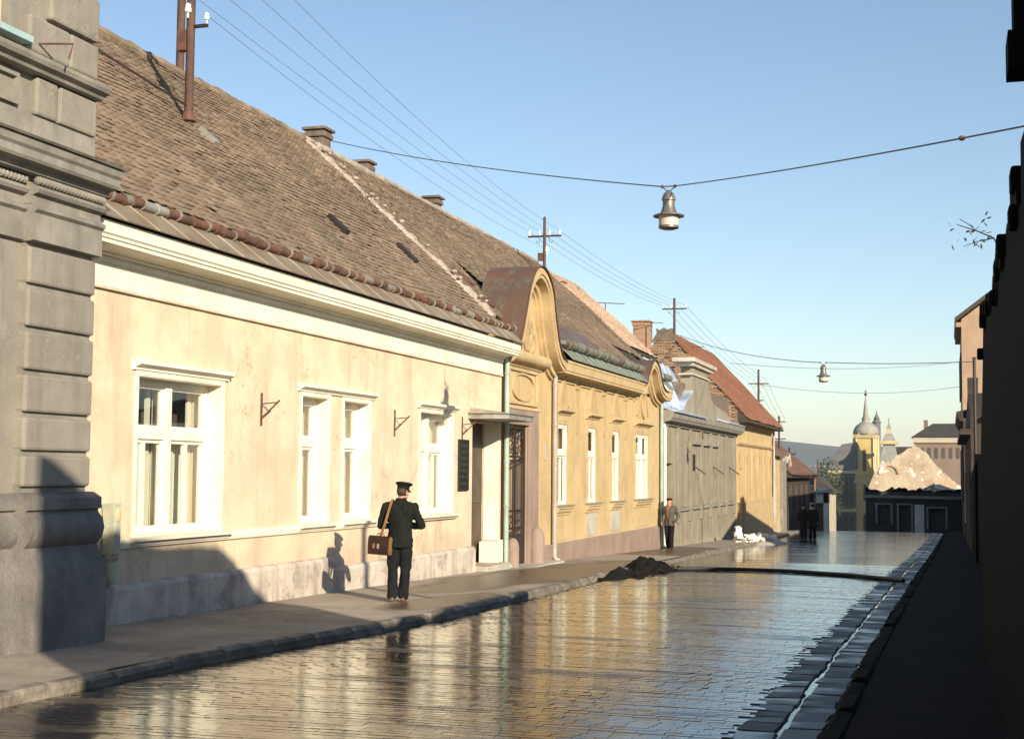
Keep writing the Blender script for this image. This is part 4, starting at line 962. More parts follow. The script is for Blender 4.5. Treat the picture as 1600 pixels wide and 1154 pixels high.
# tin-clad attic slope behind the parapet, in lapped bays
rs = random.Random(2)
for i in range(6):
    y0 = 49.75+i*1.1; m = MB(); dz = rs.uniform(-.02, .05); dx = rs.uniform(-.05, .05)
    a = [(FC-.12+dx, y0, 4.1+dz), (FC-.12-dx, y0+1.13, 4.06+dz), (FC-.85-dx, y0+1.13, 5.82), (FC-.85+dx, y0, 5.86)]
    m.v = a+[(p[0]-.05, p[1], p[2]-.02) for p in a]
    for q in ((0, 1, 2, 3), (4, 7, 6, 5), (0, 4, 5, 1), (1, 5, 6, 2), (2, 6, 7, 3), (3, 7, 4, 0)): m.face(*q)
    m.tube([a[0], a[3]], .03, 5); m.build('tin_sheet', 'tin', C)
roofC, *_ = tile_roof(C, 'tiles', 49.75, 55.2, -11.0, 6.19, XRG, 'tile_light', n_single=0, seed=21, sl=SL)
chimney(roofC, -13.6, 64.9, 5.0, 8.7, .72, 'brick')
MB().box(-14.5, -10, 54.6, 68, 3.5, 5.2).build('rear_block', 'brick_grime', C)
downspout(C, FC+.12, 49.75, g(49.8), 3.4, .055, 'paint', 4)

# ================================================================== HOUSE D (yellow with orange roof)
D = thing('house', 'yellow house with orange tile roof beyond the grey facade', 'house', (F, 68, -1.4))
wall_open(F, .5, 68.02, 82.4, -3, 4.1, [(68.4, 70.2, -2.2, 1.9)]).build('wall', 'ochre', D)
MB().box(F-7, F-.5, 68.02, 82.4, -3, 4.1).build('interior_wall', 'interior', D)
MB().box(F-.45, F-.38, 68.4, 70.2, -2.2, 1.9).build('door', 'pipe_rust', D)
MB().box(F-.37, F-.33, 68.6, 70.0, .9, 1.3).build('door_grille', 'iron', D)
MB().prism([(F, 3.0), (F+.06, 3.0), (F+.14, 3.1), (F+.14, 3.18), (F, 3.2)], 68.05, 82.4, 'y').build('string_course', 'ochre_trim', D)
MB().prism([(F, 3.95), (F+.08, 3.95), (F+.2, 4.1), (F+.38, 4.16), (F+.38, 4.3), (F, 4.3)], 68.05, 82.4, 'y').build('cornice', 'ochre_trim', D)
for y_ in (68.1, 71.0, 73.4, 75.8, 78.2, 80.6):
    MB().box(F+.002, F+.06, y_, y_+.9, .25, 2.95).build('lesene', 'ochre', D, bev=.01)
    MB().prism([(y_+.25, 2.6), (y_+.7, 2.6), (y_+.58, 2.2), (y_+.4, 2.1)], F+.06, F+.1, 'x').build('pendant', 'ochre_relief', D)
MB().box(F+.002, F+.08, 70.3, 82.4, -3, .2).build('plinth', 'ochre_trim', D)
for i in range(5): MB().box(F+.002, F+.1, 71.95+i*2.4, 73.35+i*2.4, .2, .32).build('sill', 'ochre_trim', D)
roofD, *_ = tile_roof(D, 'tiles', 68.0, 82.9, F+.62, 4.22, -13.1, 'tile_red', n_single=0, seed=31, sl=1.08)
ridge_caps(roofD, [(-13.1, 68, 8.25), (-13.1, 82.9, 8.2)], 'tile_red', .13, .5)
# brick gable end rising above the grey house, brick by brick in front of a backing
gz = lambda x: 8.55-abs(x+13.1)*1.08
MB().prism([(-16.6, 3.5), (-9.6, 3.5), (-9.6, 4.6), (-13.1, 8.45), (-16.6, 4.7)], 67.72, 68.0, 'y').build('gable_wall', 'brick_grime', D)
bv = block_mesh(.27, .12, .06, .008, .004, 5); m = MB(); z = 4.25; rw = 0
while z < 8.4:
    x = -16.4+(.14 if rw % 2 else 0)
    while x < -9.8:
        if gz(x) > z+.05 and random.random() > .06: m.add(*bv, Matrix.Translation((x, 67.68+random.uniform(-.012, .008), z)), random.random())
        x += .285
    z += .078; rw += 1
m.build('brick_courses', 'brick', D, kind='stuff')
m = MB().prism([(-13.7, 8.0), (-12.5, 8.0), (-12.6, 8.3), (-12.75, 8.42), (-12.7, 8.62), (-12.95, 8.56), (-13.1, 8.66), (-13.3, 8.54), (-13.5, 8.64), (-13.45, 8.4)], 67.6, 68.05, 'y')
m.build('broken_chimney', 'brick_grime', D)
downspout(D, F+.1, 82.5, g(82.5), 4.15, .07, 'pipe_grey', 4)

# ================================================================== LOW HOUSES E
E1 = thing('house', 'narrow low yellow house front with a grey gatepost, next to the long shadow', 'house', (F, 83, -1.7))
MB().box(F-4, F, 82.7, 86.4, -3, 2.7).build('wall', 'ochre', E1)
MB().box(F-.4, F+.16, 86.4, 88.6, -3, 2.45).build('gatepost', 'grey_trim', E1, bev=.02)
MB().prism([(F-4.2, 4.9), (F+.5, 2.85), (F+.5, 2.7), (F-4.2, 4.7)], 82.6, 86.9, 'y').build('roof', 'tile_brown', E1)
MB().box(F+.002, F+.1, 83.6, 83.75, -3, 2.6).build('pipe', 'pipe_grey', E1)
MB().tube([(F+.1, 88.4, 2.45), (F+.1, 89.6, 2.75), (F+.1, 90.4, 2.2)], .2, 8).build('coping', 'concrete', E1)
E2 = thing('shed', 'low brown-roofed shed in shadow behind the two dark figures', 'shed', (F, 90, -1.9))
MB().box(F-6, F, 89.0, 105.4, -4, 1.6).build('wall', 'shaded_dark_house', E2)
for y_ in (91.5, 95, 98.5, 102): MB().box(F+.002, F+.05, y_, y_+1.4, -1, .9).build('window', 'interior', E2)
tile_roof(E2, 'tiles', 88.8, 106.0, F+.5, 1.55, -13.2, 'tile_brown', n_single=0, seed=41, sl=.82)
gutter(E2, 89, 105.8, F+.6, 1.62, 'iron_rust', 'iron_rust', .09, step=2.5)
downspout(E2, F+.35, 105.6, -2.6, 1.6, .07, 'pipe_rust', 3)

# ================================================================== RIGHT-HAND ROW (in shade)
R1 = thing('shadow_wall', 'high wall out of view beside the viewpoint, outlined to cast the near-left shadow', 'wall', (.75, 3, 0))
pr = [(3.0, -1), (3.0, 6.45), (3.2, 6.4), (3.5, 6.2), (4.2, 5.95), (5.1, 5.80), (6.0, 5.68), (6.9, 5.66), (7.5, 5.6), (8.0, 5.15), (8.5, 4.9), (8.8, 4.55), (8.85, -1)]  # invented outline, shaped so its shadow falls on the left-hand walls
MB().prism(pr, .75, 1.2, 'x').build('wall', 'shaded_wall', R1)
MB().box(1.2, 6, 3.0, 3.4, -1, 5.0).build('cross_wall', 'shaded_wall', R1)
MB().box(.30, .75, 7.15, 7.45, 3.62, 3.8).box(.33, .72, 7.18, 7.42, 3.802, 4.4).box(.38, .75, 7.1, 7.5, 4.402, 4.62).build('bracket', 'shaded_wall', R1)
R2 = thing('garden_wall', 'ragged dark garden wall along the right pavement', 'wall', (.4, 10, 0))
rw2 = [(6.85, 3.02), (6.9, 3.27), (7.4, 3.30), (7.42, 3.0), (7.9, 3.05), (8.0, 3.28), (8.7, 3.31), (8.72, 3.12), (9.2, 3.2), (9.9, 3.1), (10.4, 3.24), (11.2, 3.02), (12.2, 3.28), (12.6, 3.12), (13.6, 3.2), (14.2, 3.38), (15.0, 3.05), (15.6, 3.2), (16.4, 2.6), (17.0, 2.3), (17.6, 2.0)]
MB().prism([(6.85, -1.2)]+rw2+[(17.6, -1.2)], .36, .75, 'x').build('wall', 'shaded_wall', R2)
rs = random.Random(6)
for i in range(60):
    y_ = rs.uniform(6.9, 16.5); z_ = lin(y_, [p[0] for p in rw2], [p[1] for p in rw2]); s_ = rs.uniform(.05, .11)
    MB().box(.34+rs.uniform(-.04, .06), .6, y_-s_*1.4, y_+s_*1.4, z_-.10, z_+s_*.5-.02).build('coping_stone', 'shaded_wall', R2, bev=.015)
R2b = thing('garden_wall', 'low garden wall farther along the shaded right pavement', 'wall', (.75, 30, -.5))
MB().prism([(17.6, -1.6), (17.6, 2.4), (24, 2.3), (24.05, 2.55), (31, 2.2), (31.05, 2.4), (42, 2.0), (42.05, 2.2), (53, 1.7), (53, -2)], .75, 1.1, 'x').build('wall', 'shaded_wall', R2b)
for yy in (24, 31, 42): MB().box(.68, 1.16, yy-.25, yy+.25, -1.6, 2.75-.012*yy).build('pier', 'shaded_wall', R2b, bev=.02)
# twig on the wall
tw = thing('shrub', 'bare twig with a few leaves sticking out over the dark right wall', 'shrub', (.42, 10.5, 3.2))
def twig(pts, r): MB().tube(pts, r, 5).build('branch', 'bark', tw)
twig([(.45, 10.6, 3.1), (.33, 10.75, 3.36), (.22, 10.9, 3.44), (.08, 11.05, 3.52)], [.008, .006, .005, .003])
twig([(.33, 10.75, 3.36), (.24, 10.85, 3.36), (.12, 10.9, 3.33)], [.005, .004, .002]); twig([(.22, 10.9, 3.44), (.15, 11, 3.52), (.10, 11.05, 3.56)], .003)
for i in range(26):
    c_ = Vector((rs.uniform(.02, .32), 10.9+rs.uniform(-.12, .12), 3.42+rs.uniform(-.1, .13))); m = MB(); a_ = Vector((rs.uniform(-1, 1), rs.uniform(-.3, .3), rs.uniform(-1, 1))).normalized()*.024; b_ = Vector((rs.uniform(-1, 1), rs.uniform(-1, 1), rs.uniform(-1, 1))).normalized()*.012
    m.poly([c_-a_, c_-b_, c_+a_, c_+b_]); m.build('leaf', 'leaf', tw)
R4 = thing('house', 'low dark gabled house in shade on the right side', 'house', (.75, 55, -1.2))
MB().prism([(53.2, -3), (53.2, 3.75), (56, 4.25), (59.7, 4.9), (59.7, 5.55), (60.3, 5.55), (60.3, 4.85), (66, 4.2), (71.8, 3.55), (71.8, -3.5)], .75, 1.15, 'x').build('front_gable', 'shaded_dark_house', R4)
MB().box(1.15, 15, 53.2, 71.8, -3.5, 3.3).build('wall', 'shaded_dark_house', R4)
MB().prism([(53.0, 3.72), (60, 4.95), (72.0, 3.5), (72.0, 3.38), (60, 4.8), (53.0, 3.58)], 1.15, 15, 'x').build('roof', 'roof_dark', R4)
MB().box(.40, .75, 53.2, 71.9, 3.1, 3.3).build('cornice', 'shaded_dark_house', R4)
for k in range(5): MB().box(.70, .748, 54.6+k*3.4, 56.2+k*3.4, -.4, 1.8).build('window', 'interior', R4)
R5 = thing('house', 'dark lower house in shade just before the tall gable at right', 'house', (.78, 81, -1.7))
MB().box(.78, 16, 81, 97.6, -5, 4.75).build('wall', 'shaded_dark_house', R5)
MB().prism([(.78, 4.55), (.62, 4.6), (.45, 4.85), (.42, 5.1), (.78, 5.15)], 80.9, 97.6, 'y').build('cornice', 'shaded_dark_house', R5)
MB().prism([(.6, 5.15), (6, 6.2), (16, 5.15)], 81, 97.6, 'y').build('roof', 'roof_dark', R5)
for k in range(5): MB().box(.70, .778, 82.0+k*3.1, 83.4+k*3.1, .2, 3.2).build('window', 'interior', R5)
for k in range(3): MB().box(1.2+k*.9, 1.75+k*.9, 80.94, 80.998, .2, 3.6).build('window', 'interior', R5)
R3 = thing('house', 'tall brown house with its sunlit gable end facing up the street, at right', 'house', (.9, 98, -2))
MB().prism([(.90, -5), (.90, 11.9), (6.2, 16.0), (11.5, 11.9), (11.5, -5)], 98, 111, 'y').build('wall', 'gable_brown', R3)
MB().prism([(.52, 11.75), (.48, 12.0), (6.2, 16.4), (12, 12.0), (11.9, 11.75), (6.2, 16.1)], 97.7, 111.4, 'y').build('roof', 'roof_dark', R3)
MB().box(.55, .90, 97.85, 111.2, 11.4, 11.7).build('eave_board', 'gable_brown', R3)
for k in range(4): MB().box(.8, .898, 99.2+k*3, 100.6+k*3, 7, 9.8).build('window', 'interior', R3)
R6 = thing('house', 'unseen house added at the lower right street end to shade the ruin', 'house', (1.5, 112, -3))
MB().box(1.6, 12, 111.5, 126, -8, 3.2).build('wall', 'shaded_dark_house', R6)  # unseen house, its height chosen to keep sun off the ruin
MB().prism([(1.3, 3.2), (6.5, 4.3), (12.4, 3.2)], 111.5, 126, 'y').build('roof', 'roof_dark', R6)

# ================================================================== FAR END OF THE STREET
def PX(x150, Y): return x150*Y/150.
def PZ_(z150, Y): return 1.65+(z150-1.65)*Y/150.
# ruined house across the end of the street
Y0 = 128.
RU = thing('ruined_house', 'roofless dark single-storey ruin closing the end of the street', 'ruin', (-3, Y0, g(Y0)))
xl, xr = PX(-8.2, Y0), 3.5; zt = 0.15; zb = -7
wops = [(-6.0, -4.9, -2.6, -.95), (-4.2, -3.2, -4, -.95), (-1.75, -.35, -3, -1.2)]
m = MB(); xs = sorted([xl, xr]+[v for o_ in wops for v in o_[:2]])
xs0 = xl
for (a_, b_, c_, d_) in sorted(wops):
    m.box(xs0, a_, Y0, Y0+.5, zb, zt); m.box(a_, b_, Y0, Y0+.5, d_, zt); m.box(a_, b_, Y0, Y0+.5, zb, c_); xs0 = b_
m.box(xs0, xr, Y0, Y0+.5, zb, zt); m.build('wall', 'shaded_dark_house', RU)
for (a_, b_, c_, d_) in wops:
    MB().box(a_-.18, a_, Y0-.06, Y0-.002, c_, d_+.15).box(b_, b_+.18, Y0-.06, Y0-.002, c_, d_+.15).box(a_, b_, Y0-.06, Y0-.002, d_, d_+.15).build('window_frame', 'grey_c', RU)
MB().box(-2.9, -2.1, Y0-.05, Y0-.002, -4, -.9).build('pale_patch', 'ruin_white', RU)
MB().box(xl, xr, Y0+.5, Y0+.7, zb, zt-.4).build('inner_wall', 'interior', RU)
MB().prism([(xl-.1, -.35), (xl-.1, -.1), (xr, -.2), (xr, -.45)], Y0-.3, Y0-.002, 'y').build('cornice', 'grey_trim', RU)
# rubble on the wall head
rs = random.Random(12); top = [(xl, .0)]
x = xl
while x < xr:
    top.append((x, .12+.5*smooth_noise(x*.7, 3, 4)+.25*smooth_noise(x*2.9, 5, 4)+rs.uniform(-.1, .1))); x += rs.uniform(.08, .3)
MB().prism([(xl, -.08)]+top+[(xr, -.15)], Y0+.02, Y0+.45, 'y').build('rubble_top', 'shaded_wall', RU)
Y1 = 134.
SG = thing('ruined_gable', 'sunlit pale plaster gable of a demolished house above the dark ruin', 'ruin', (-3, Y1, g(Y1)))
gp = [(1352, 772), (1368, 735), (1380, 722), (1392, 724), (1402, 712), (1418, 703), (1431, 696), (1440, 703), (1452, 713), (1458, 722), (1470, 733), (1478, 742), (1487, 750), (1500, 757), (1503, 775)]
gp = [((p-1483)/2332.*(Y1*.956+2)*1.0, 1.65+(742-q)/2222.*(Y1*.956+2)) for p, q in gp]
ragged = []
for i in range(len(gp)-1):
    for k in range(4):
        t = k/4; ragged.append((gp[i][0]+(gp[i+1][0]-gp[i][0])*t, gp[i][1]+(gp[i+1][1]-gp[i][1])*t+(rs.uniform(-.12, .12) if i > 0 else 0)))
MB().prism([(gp[0][0], -8)]+ragged+[(gp[-1][0], -8)], Y1, Y1+.6, 'y').build('wall', 'ruin', SG)
MB().prism([(-1.3, .5), (.9, .0), (1.0, .35), (.2, .45), (-.6, .75), (-1.2, .95)], Y1-1.2, Y1-.06, 'y').build('rubble_heap', 'ruin_white', SG)
def arch(cx, cz, r0, r1, y, mat, nm, par):
    a = [(cx+r0*math.cos(R(t)), cz+r0*math.sin(R(t))) for t in range(0, 181, 15)]; b = [(cx+r1*math.cos(R(t)), cz+r1*math.sin(R(t))) for t in range(0, 181, 15)]
    m = MB()
    for i in range(len(a)-1): m.prism([a[i], a[i+1], b[i+1], b[i]], y-.12, y-.002, 'y')
    m.build(nm, mat, par)
arch(-5.2, 1.75, .7, .95, Y1, 'ruin', 'arch', SG)
# church ---------------------------------------------------------------
YC = 300.; k = YC/150.
CH = thing('church', 'yellow baroque church with onion dome and spire far down the street', 'church', (PX(-8.2, YC), YC, g(YC)))
def cz(zz): return PZ_(zz, YC)
tx0, tx1 = PX(-9.4, YC), PX(-7.0, YC); tc = (tx0+tx1)/2; hw = (tx1-tx0)/2; 
# tower turned 45 degrees so that two faces show
def sq(r, a=R(38)): return [(tc+r*math.cos(a+i*math.pi/2), YC+4+r*math.sin(a+i*math.pi/2)) for i in range(4)]
rr = hw*1.2
tw_ = MB().prism(sq(rr), -20, cz(5.5), 'z').build('tower', 'church', CH)
for za, zb, q in ((5.4, 5.75, 1.14), (.75, 1.1, 1.12), (1.6, 1.75, 1.08), (-2.0, -1.75, 1.12), (-1.3, -1.1, 1.08)): MB().prism(sq(rr*q), cz(za), cz(zb), 'z').build('cornice', 'church_trim', tw_)
for a in (0, 1, 2, 3):
    P = [sq(rr)[a], sq(rr)[(a+1) % 4]]; mid = Vector(((P[0][0]+P[1][0])/2, (P[0][1]+P[1][1])/2, 0)); d = Vector((P[1][0]-P[0][0], P[1][1]-P[0][1], 0)).normalized(); nrm = Vector((d.y, -d.x, 0))
    for za, zb, w_ in ((2.0, 4.0, .5), (-1.0, .4, .4), (-4.3, -2.6, .5)):
        m = MB(); pts = []
        for s_, z_ in [(-1, za), (1, za), (1, zb)]+[(math.cos(R(t)), zb+.25*math.sin(R(t))) for t in range(0, 181, 30)]+[(-1, zb)]:
            pts.append(mid+d*s_*w_*.7+Vector((0, 0, cz(z_))))
        n = len(pts); m.v = [tuple(p+nrm*.06) for p in pts]+[tuple(p-nrm*.3) for p in pts]; m.face(*range(n))
        for i in range(n): m.face(i, (i+1) % n, n+(i+1) % n, n+i)
        m.build('window', 'interior', tw_)
    for s_ in (-1, 1):
        c_ = mid+d*s_*rr*.62; m = MB().tube([(c_.x, c_.y, cz(1.2)), (c_.x, c_.y, cz(5.4))], .35, 4).build('pilaster', 'church_trim', tw_)
    m = MB(); q0 = mid-d*rr*.5+nrm*.35; q1 = mid+d*rr*.5+nrm*.35; pk = mid+nrm*.35
    m.poly([(q0.x, q0.y, cz(5.75)), (q1.x, q1.y, cz(5.75)), (pk.x, pk.y, cz(6.35))]); m.build('pediment', 'church_trim', tw_)
prof = [(.95, 5.75), (1.0, 5.95), (.95, 6.3), (.76, 6.7), (.46, 6.98), (.31, 7.12), (.29, 7.38), (.34, 7.43), (.22, 7.62), (.16, 8.4), (.08, 9.2), (.02, 9.9)]
MB().lathe([(r_*hw*1.1, cz(z_)) for r_, z_ in prof], (tc, YC+4, 0), 16).build('dome', 'dome', CH, smooth='all')
m = MB().ellipsoid((tc, YC+4, cz(9.95)), .3, .3, .35, 8, 6); m.box(tc-.06, tc+.06, YC+3.94, YC+4.06, cz(10.0), cz(10.45)).box(tc-.35, tc+.35, YC+3.95, YC+4.05, cz(10.22), cz(10.28)); m.build('cross', 'iron', CH)
MB().lathe([(.34*hw, cz(0)), (.34*hw, cz(7.1)), (.42*hw, cz(7.15)), (.22*hw, cz(7.5)), (.28*hw, cz(7.6)), (.08*hw, cz(8.0)), (.02, cz(8.5))], (tc+hw*.75, YC+12, 0), 8).build('lantern', 'slate', CH)
# nave block left of the tower
nb = MB().prism([(PX(-11.9, YC), -20), (PX(-11.9, YC), cz(2.0)), (PX(-11.6, YC), cz(3.0)), (PX(-10.6, YC), cz(4.7)), (PX(-9.2, YC), cz(4.9)), (PX(-9.2, YC), -20)], YC+2, YC+14, 'y').build('nave', 'nave_shaded', CH)
MB().prism([(PX(-12.05, YC), cz(2.05)), (PX(-11.7, YC), cz(3.0)), (PX(-10.6, YC), cz(4.75)), (PX(-9.0, YC), cz(5.0)), (PX(-9.0, YC), cz(2.2))], YC+1.8, YC+1.98, 'y').build('nave_roof', 'slate', CH)
MB().box(PX(-12.0, YC), PX(-9.2, YC), YC+1.7, YC+1.98, cz(1.75), cz(2.05)).build('nave_cornice', 'church_trim', CH)
for i in range(5): MB().box(PX(-11.7+i*.48, YC), PX(-11.45+i*.48, YC), YC+1.85, YC+1.99, cz(-1.5), cz(1.3)).build('window', 'interior', CH)
for i in range(4): MB().box(PX(-11.7+i*.6, YC), PX(-11.3+i*.6, YC), YC+1.85, YC+1.99, cz(-4.2), cz(-2.6)).build('window', 'interior', CH)
MB().box(PX(-12.0, YC), PX(-9.2, YC), YC+1.6, YC+1.98, cz(-2.2), cz(-1.9)).build('balcony', 'church_trim', CH)
# second turret
YT = 290.
TU = thing('turret', 'pale mansard turret with small lantern just right of the church tower', 'tower', (PX(-5.9, YT), YT, g(YT)))
def tz(zz): return PZ_(zz, YT)
cx = PX(-5.92, YT); s2 = math.sqrt(2)
def frus(w0, z0, w1, z1, nm, mt):
    m = MB(); m.v = [(cx+sx*w0, YT+5+sy*w0, tz(z0)) for sx, sy in ((-1, -1), (1, -1), (1, 1), (-1, 1))]+[(cx+sx*w1, YT+5+sy*w1, tz(z1)) for sx, sy in ((-1, -1), (1, -1), (1, 1), (-1, 1))]
    for q in ((3, 2, 1, 0), (4, 5, 6, 7), (0, 1, 5, 4), (1, 2, 6, 5), (2, 3, 7, 6), (3, 0, 4, 7)): m.face(*q)
    return m.build(nm, mt, TU)
frus(2.2, -8, 2.2, 2.2, 'wall', 'far_pale'); frus(2.0, 2.2, 1.15, 4.8, 'mansard', 'dome'); frus(1.75, 4.8, 1.75, 5.15, 'cornice', 'church_trim'); frus(1.3, 5.15, .6, 5.9, 'cap', 'dome'); frus(.6, 5.9, .45, 6.4, 'lantern', 'church_trim'); frus(.5, 6.4, .03, 7.1, 'spire', 'dome')
MB().tube([(cx, YT+5, tz(7.0)), (cx, YT+5, tz(7.5))], .06, 5).build('finial', 'iron', TU)
MB().box(PX(-7.2, YT), PX(-3.3, YT), YT+26, YT+34, -20, tz(4.75)).build('nave', 'shaded_dark_house', TU)
# large house upper right in the distance
YH = 260.
LH = thing('building', 'large pinkish building with dark hipped roof in the distance behind the ruin', 'building', (PX(-.8, YH), YH, g(YH)))
def hz(zz): return PZ_(zz, YH)
xa, xb = PX(-3.3, YH), PX(2.6, YH)
MB().box(xa, xb, YH, YH+12, -20, hz(5.3)).build('wall', 'far_pink', LH)
MB().box(xa-.3, xb+.3, YH-.4, YH+12.4, hz(4.9), hz(5.45)).build('cornice', 'far_pale', LH)
m = MB(); m.v = [(xa-.6, YH-.6, hz(5.45)), (xb+.6, YH-.6, hz(5.45)), (xb+.6, YH+12.6, hz(5.45)), (xa-.6, YH+12.6, hz(5.45)), (xa+3, YH+6, hz(6.95)), (xb-3, YH+6, hz(6.95))]
for q in ((0, 1, 5, 4), (1, 2, 5), (2, 3, 4, 5), (3, 0, 4)): m.face(*q)
m.build('roof', 'roof_dark', LH)
for i in range(8): MB().box(xa+.9+i*1.2, xa+1.5+i*1.2, YH-.05, YH-.002, hz(3.3), hz(4.4)).build('window', 'interior', LH)
MB().box(xa+1.5, xa+2.2, YH+5, YH+5.7, hz(6), hz(7.3)).build('chimney', 'brick_grime', LH)
# small cream house beside the shed
YS = 118.
SH = thing('house', 'small cream house front with broken roof beyond the dark shed', 'house', (PX(-12.5, YS), YS, g(YS)))
def sx_(p): return (p-1483)/2332.*(YS*.956+4)
def sz_(q): return 1.65+(742-q)/2222.*(YS*.956+4)
for a_, b_ in ((1262, 1274), (1288, 1296)): MB().box(sx_(a_), sx_(b_), YS, YS+.6, -7, sz_(768)).build('wall', 'ruin_white', SH)
MB().box(sx_(1255), sx_(1297), YS, YS+.6, sz_(786), sz_(764)).build('lintel', 'ruin_white', SH)
MB().box(sx_(1272), sx_(1290), YS+.3, YS+.5, -7, sz_(780)).build('gate', 'wood_dark', SH)
MB().prism([(sx_(1252), sz_(764)), (sx_(1262), sz_(757)), (sx_(1272), sz_(760)), (sx_(1282), sz_(768)), (sx_(1298), sz_(765)), (sx_(1298), sz_(770)), (sx_(1252), sz_(772))], YS-.4, YS+3, 'y').build('roof', 'concrete', SH)
MB().box(sx_(1264), sx_(1271), YS+1, YS+1.5, sz_(764), sz_(745)).build('chimney', 'brick_grime', SH)
YD = 150.
DH = thing('house', 'far dark-roofed house under the hills beside the church', 'house', (-13, YD, g(YD)))
MB().box(-14.5, -11.6, YD, YD+6, -9, -.2).build('wall', 'far_pale', DH); MB().prism([(-14.8, -.3), (-13, 1.4), (-11.2, -.3)], YD-.2, YD+6, 'y').build('roof', 'roof_dark', DH)
# far trees and hills
def tree(x, y, z0, h, r, label, n=2600, seed=0):
    rs = random.Random(seed); t = thing('tree', label, 'tree', (x, y, z0), 'far trees under the hills')
    MB().tube([(x, y, z0), (x+.2, y, z0+h*.5), (x, y, z0+h*.8)], [r*.10, r*.07, r*.03], 6).build('trunk', 'bark', t)
    m = MB()
    for i in range(n):
        d = Vector((rs.gauss(0, 1), rs.gauss(0, 1), rs.gauss(0, 1))).normalized()*rs.random()**.4
        lump = .75+.5*smooth_noise(d.x*2+5, d.z*2+5, seed)
        c = Vector((x, y, z0+h*.62))+Vector((d.x*r, d.y*r, d.z*h*.4))*lump; s = rs.uniform(.12, .3)*r*.30
        a = Vector((rs.gauss(0, 1), rs.gauss(0, 1), rs.gauss(0, 1))).normalized()*s; b = Vector((rs.gauss(0, 1), rs.gauss(0, 1), rs.gauss(0, 1))).normalized()*s
        nn = len(m.v); m.v += [tuple(c-a), tuple(c-b), tuple(c+a), tuple(c+b)]; m.f.append((nn, nn+1, nn+2, nn+3)); m.r.append(rs.random())
    m.build('crown', 'leaf', t)
tree(-24.5, 255, -12, 14, 3.4, 'leafy tree left of the church block, nearest the shed roof', seed=1)
tree(-22.0, 270, -12, 15.5, 3.2, 'leafy tree touching the left edge of the church block', seed=2)
tree(-29, 290, -12, 14.5, 4.5, 'leafy tree mostly hidden behind the shed roof under the hills', seed=3)
m = MB(); hx = [-2600+i*60 for i in range(90)]
for i, x in enumerate(hx):
    h = 24+40*smooth_noise(x/420.+9, 2, 5)+14*smooth_noise(x/110., 4, 6)
    m.v += [(x, 2300, -40), (x, 2450, h*.75), (x, 2700, h), (x, 3200, -40)]
for i in range(len(hx)-1):
    for q in range(3): m.face(4*i+q, 4*i+q+1, 4*i+4+q+1, 4*i+4+q)
m.build('hills', 'hill', kind='structure', smooth='all')

# ================================================================== POLES, WIRES, LAMPS
def insulator(parent, p, hang=False, s=1.):
    m = MB().lathe([(.012*s, -.06*s), (.012*s, 0), (.035*s, .005*s), (.04*s, .04*s), (.03*s, .07*s), (.034*s, .09*s), (.012*s, .11*s)], p, 8)
    return m.build('insulator', 'porcelain', parent, smooth=True)
def pole(x, y, z0, z1, label, arms, r=.055, box=None, aw=.6, na=4, az=0., mat='wood_pole'):
    t = thing('utility_pole', label, 'pole', (x, y, z0), 'roof utility poles'); tips = []
    MB().tube([(x, y, z0), (x, y, z1)], [r, r*.85], 10).build('post', mat, t, smooth=True)
    MB().lathe([(r*1.05, 0), (r*1.05, .04), (.01, .10)], (x, y, z1), 8).build('cap', mat, t)
    ca, sa = math.cos(az), math.sin(az)
    for za in arms:
        m = MB().tube([(x-aw*ca, y-aw*sa, za), (x+aw*ca, y+aw*sa, za)], .035, 4)
        arm = m.build('crossarm', mat, t); row = []
        for k_ in range(na):
            q = -aw*.92+2*aw*.92*k_/(na-1)
            if abs(q) < .1: continue
            p = (x+q*ca, y+q*sa, za+.07); insulator(arm, p, s=1.25); row.append(Vector(p)+Vector((0, 0, .09)))
        for q in (-.3, .3):
            MB().tube([(x+q*aw*ca, y+q*aw*sa, za-.03), (x+q*aw*ca, y+q*aw*sa, za-.20), (x+(q*1.5)*aw*ca, y+(q*1.5)*aw*sa, za-.22), (x+(q*1.6)*aw*ca, y, za-.14)], .010, 5).build('hook', 'iron', arm)
        tips.append(row)
    if box: MB().box(x-box[0], x-.05, y-.07, y+.07, box[1], box[2]).build('junction_box', 'iron_rust', t, bev=.01)
    return t, tips
# big near pole on the cream house roof with its rear stay post
p1 = thing('utility_pole', 'tall twin-post utility pole standing on the near tile roof', 'pole', (-12.2, 21.0, 7.4), 'roof utility poles')
MB().tube([(-12.2, 21.0, 7.4), (-12.2, 21.0, 12.6)], [.075, .07], 12).build('post', 'wood_pole', p1, smooth=True)
MB().tube([(-14.6, 24.75, 9.0), (-14.6, 24.75, 12.8)], [.085, .08], 12).build('rear_post', 'wood_pole', p1, smooth=True)
MB().box(-12.44, -12.26, 20.95, 21.1, 8.72, 9.08).build('junction_box', 'iron_rust', p1, bev=.01)
MB().box(-12.14, -11.88, 20.97, 21.03, 9.10, 9.15).build('bracket', 'iron', p1); insulator(p1, (-11.9, 21.0, 9.22), s=1.2); insulator(p1, (-12.2, 20.9, 9.34), s=1.5)
MB().tube([(-12.2, 21.0, 10.05), (-11.98, 21.0, 10.0), (-11.95, 21.0, 10.12), (-12.02, 21, 10.2)], .014, 6).build('hook', 'iron', p1)
MB().tube([(-13.2, 20.6, 10.35), (-11.2, 21.4, 10.35)], .04, 6).build('crossarm', 'wood_pole', p1)
MB().tube([(-12.2, 20.95, 7.75), (-13.0, 19.6, 8.35), (-13.6, 18.6, 8.95)], .02, 6).build('stay', 'iron', p1)
MB().lathe([(.14, 0), (.11, .10), (.08, .16)], (-12.2, 21.0, 7.5), 10).build('collar', 'iron_rust', p1)
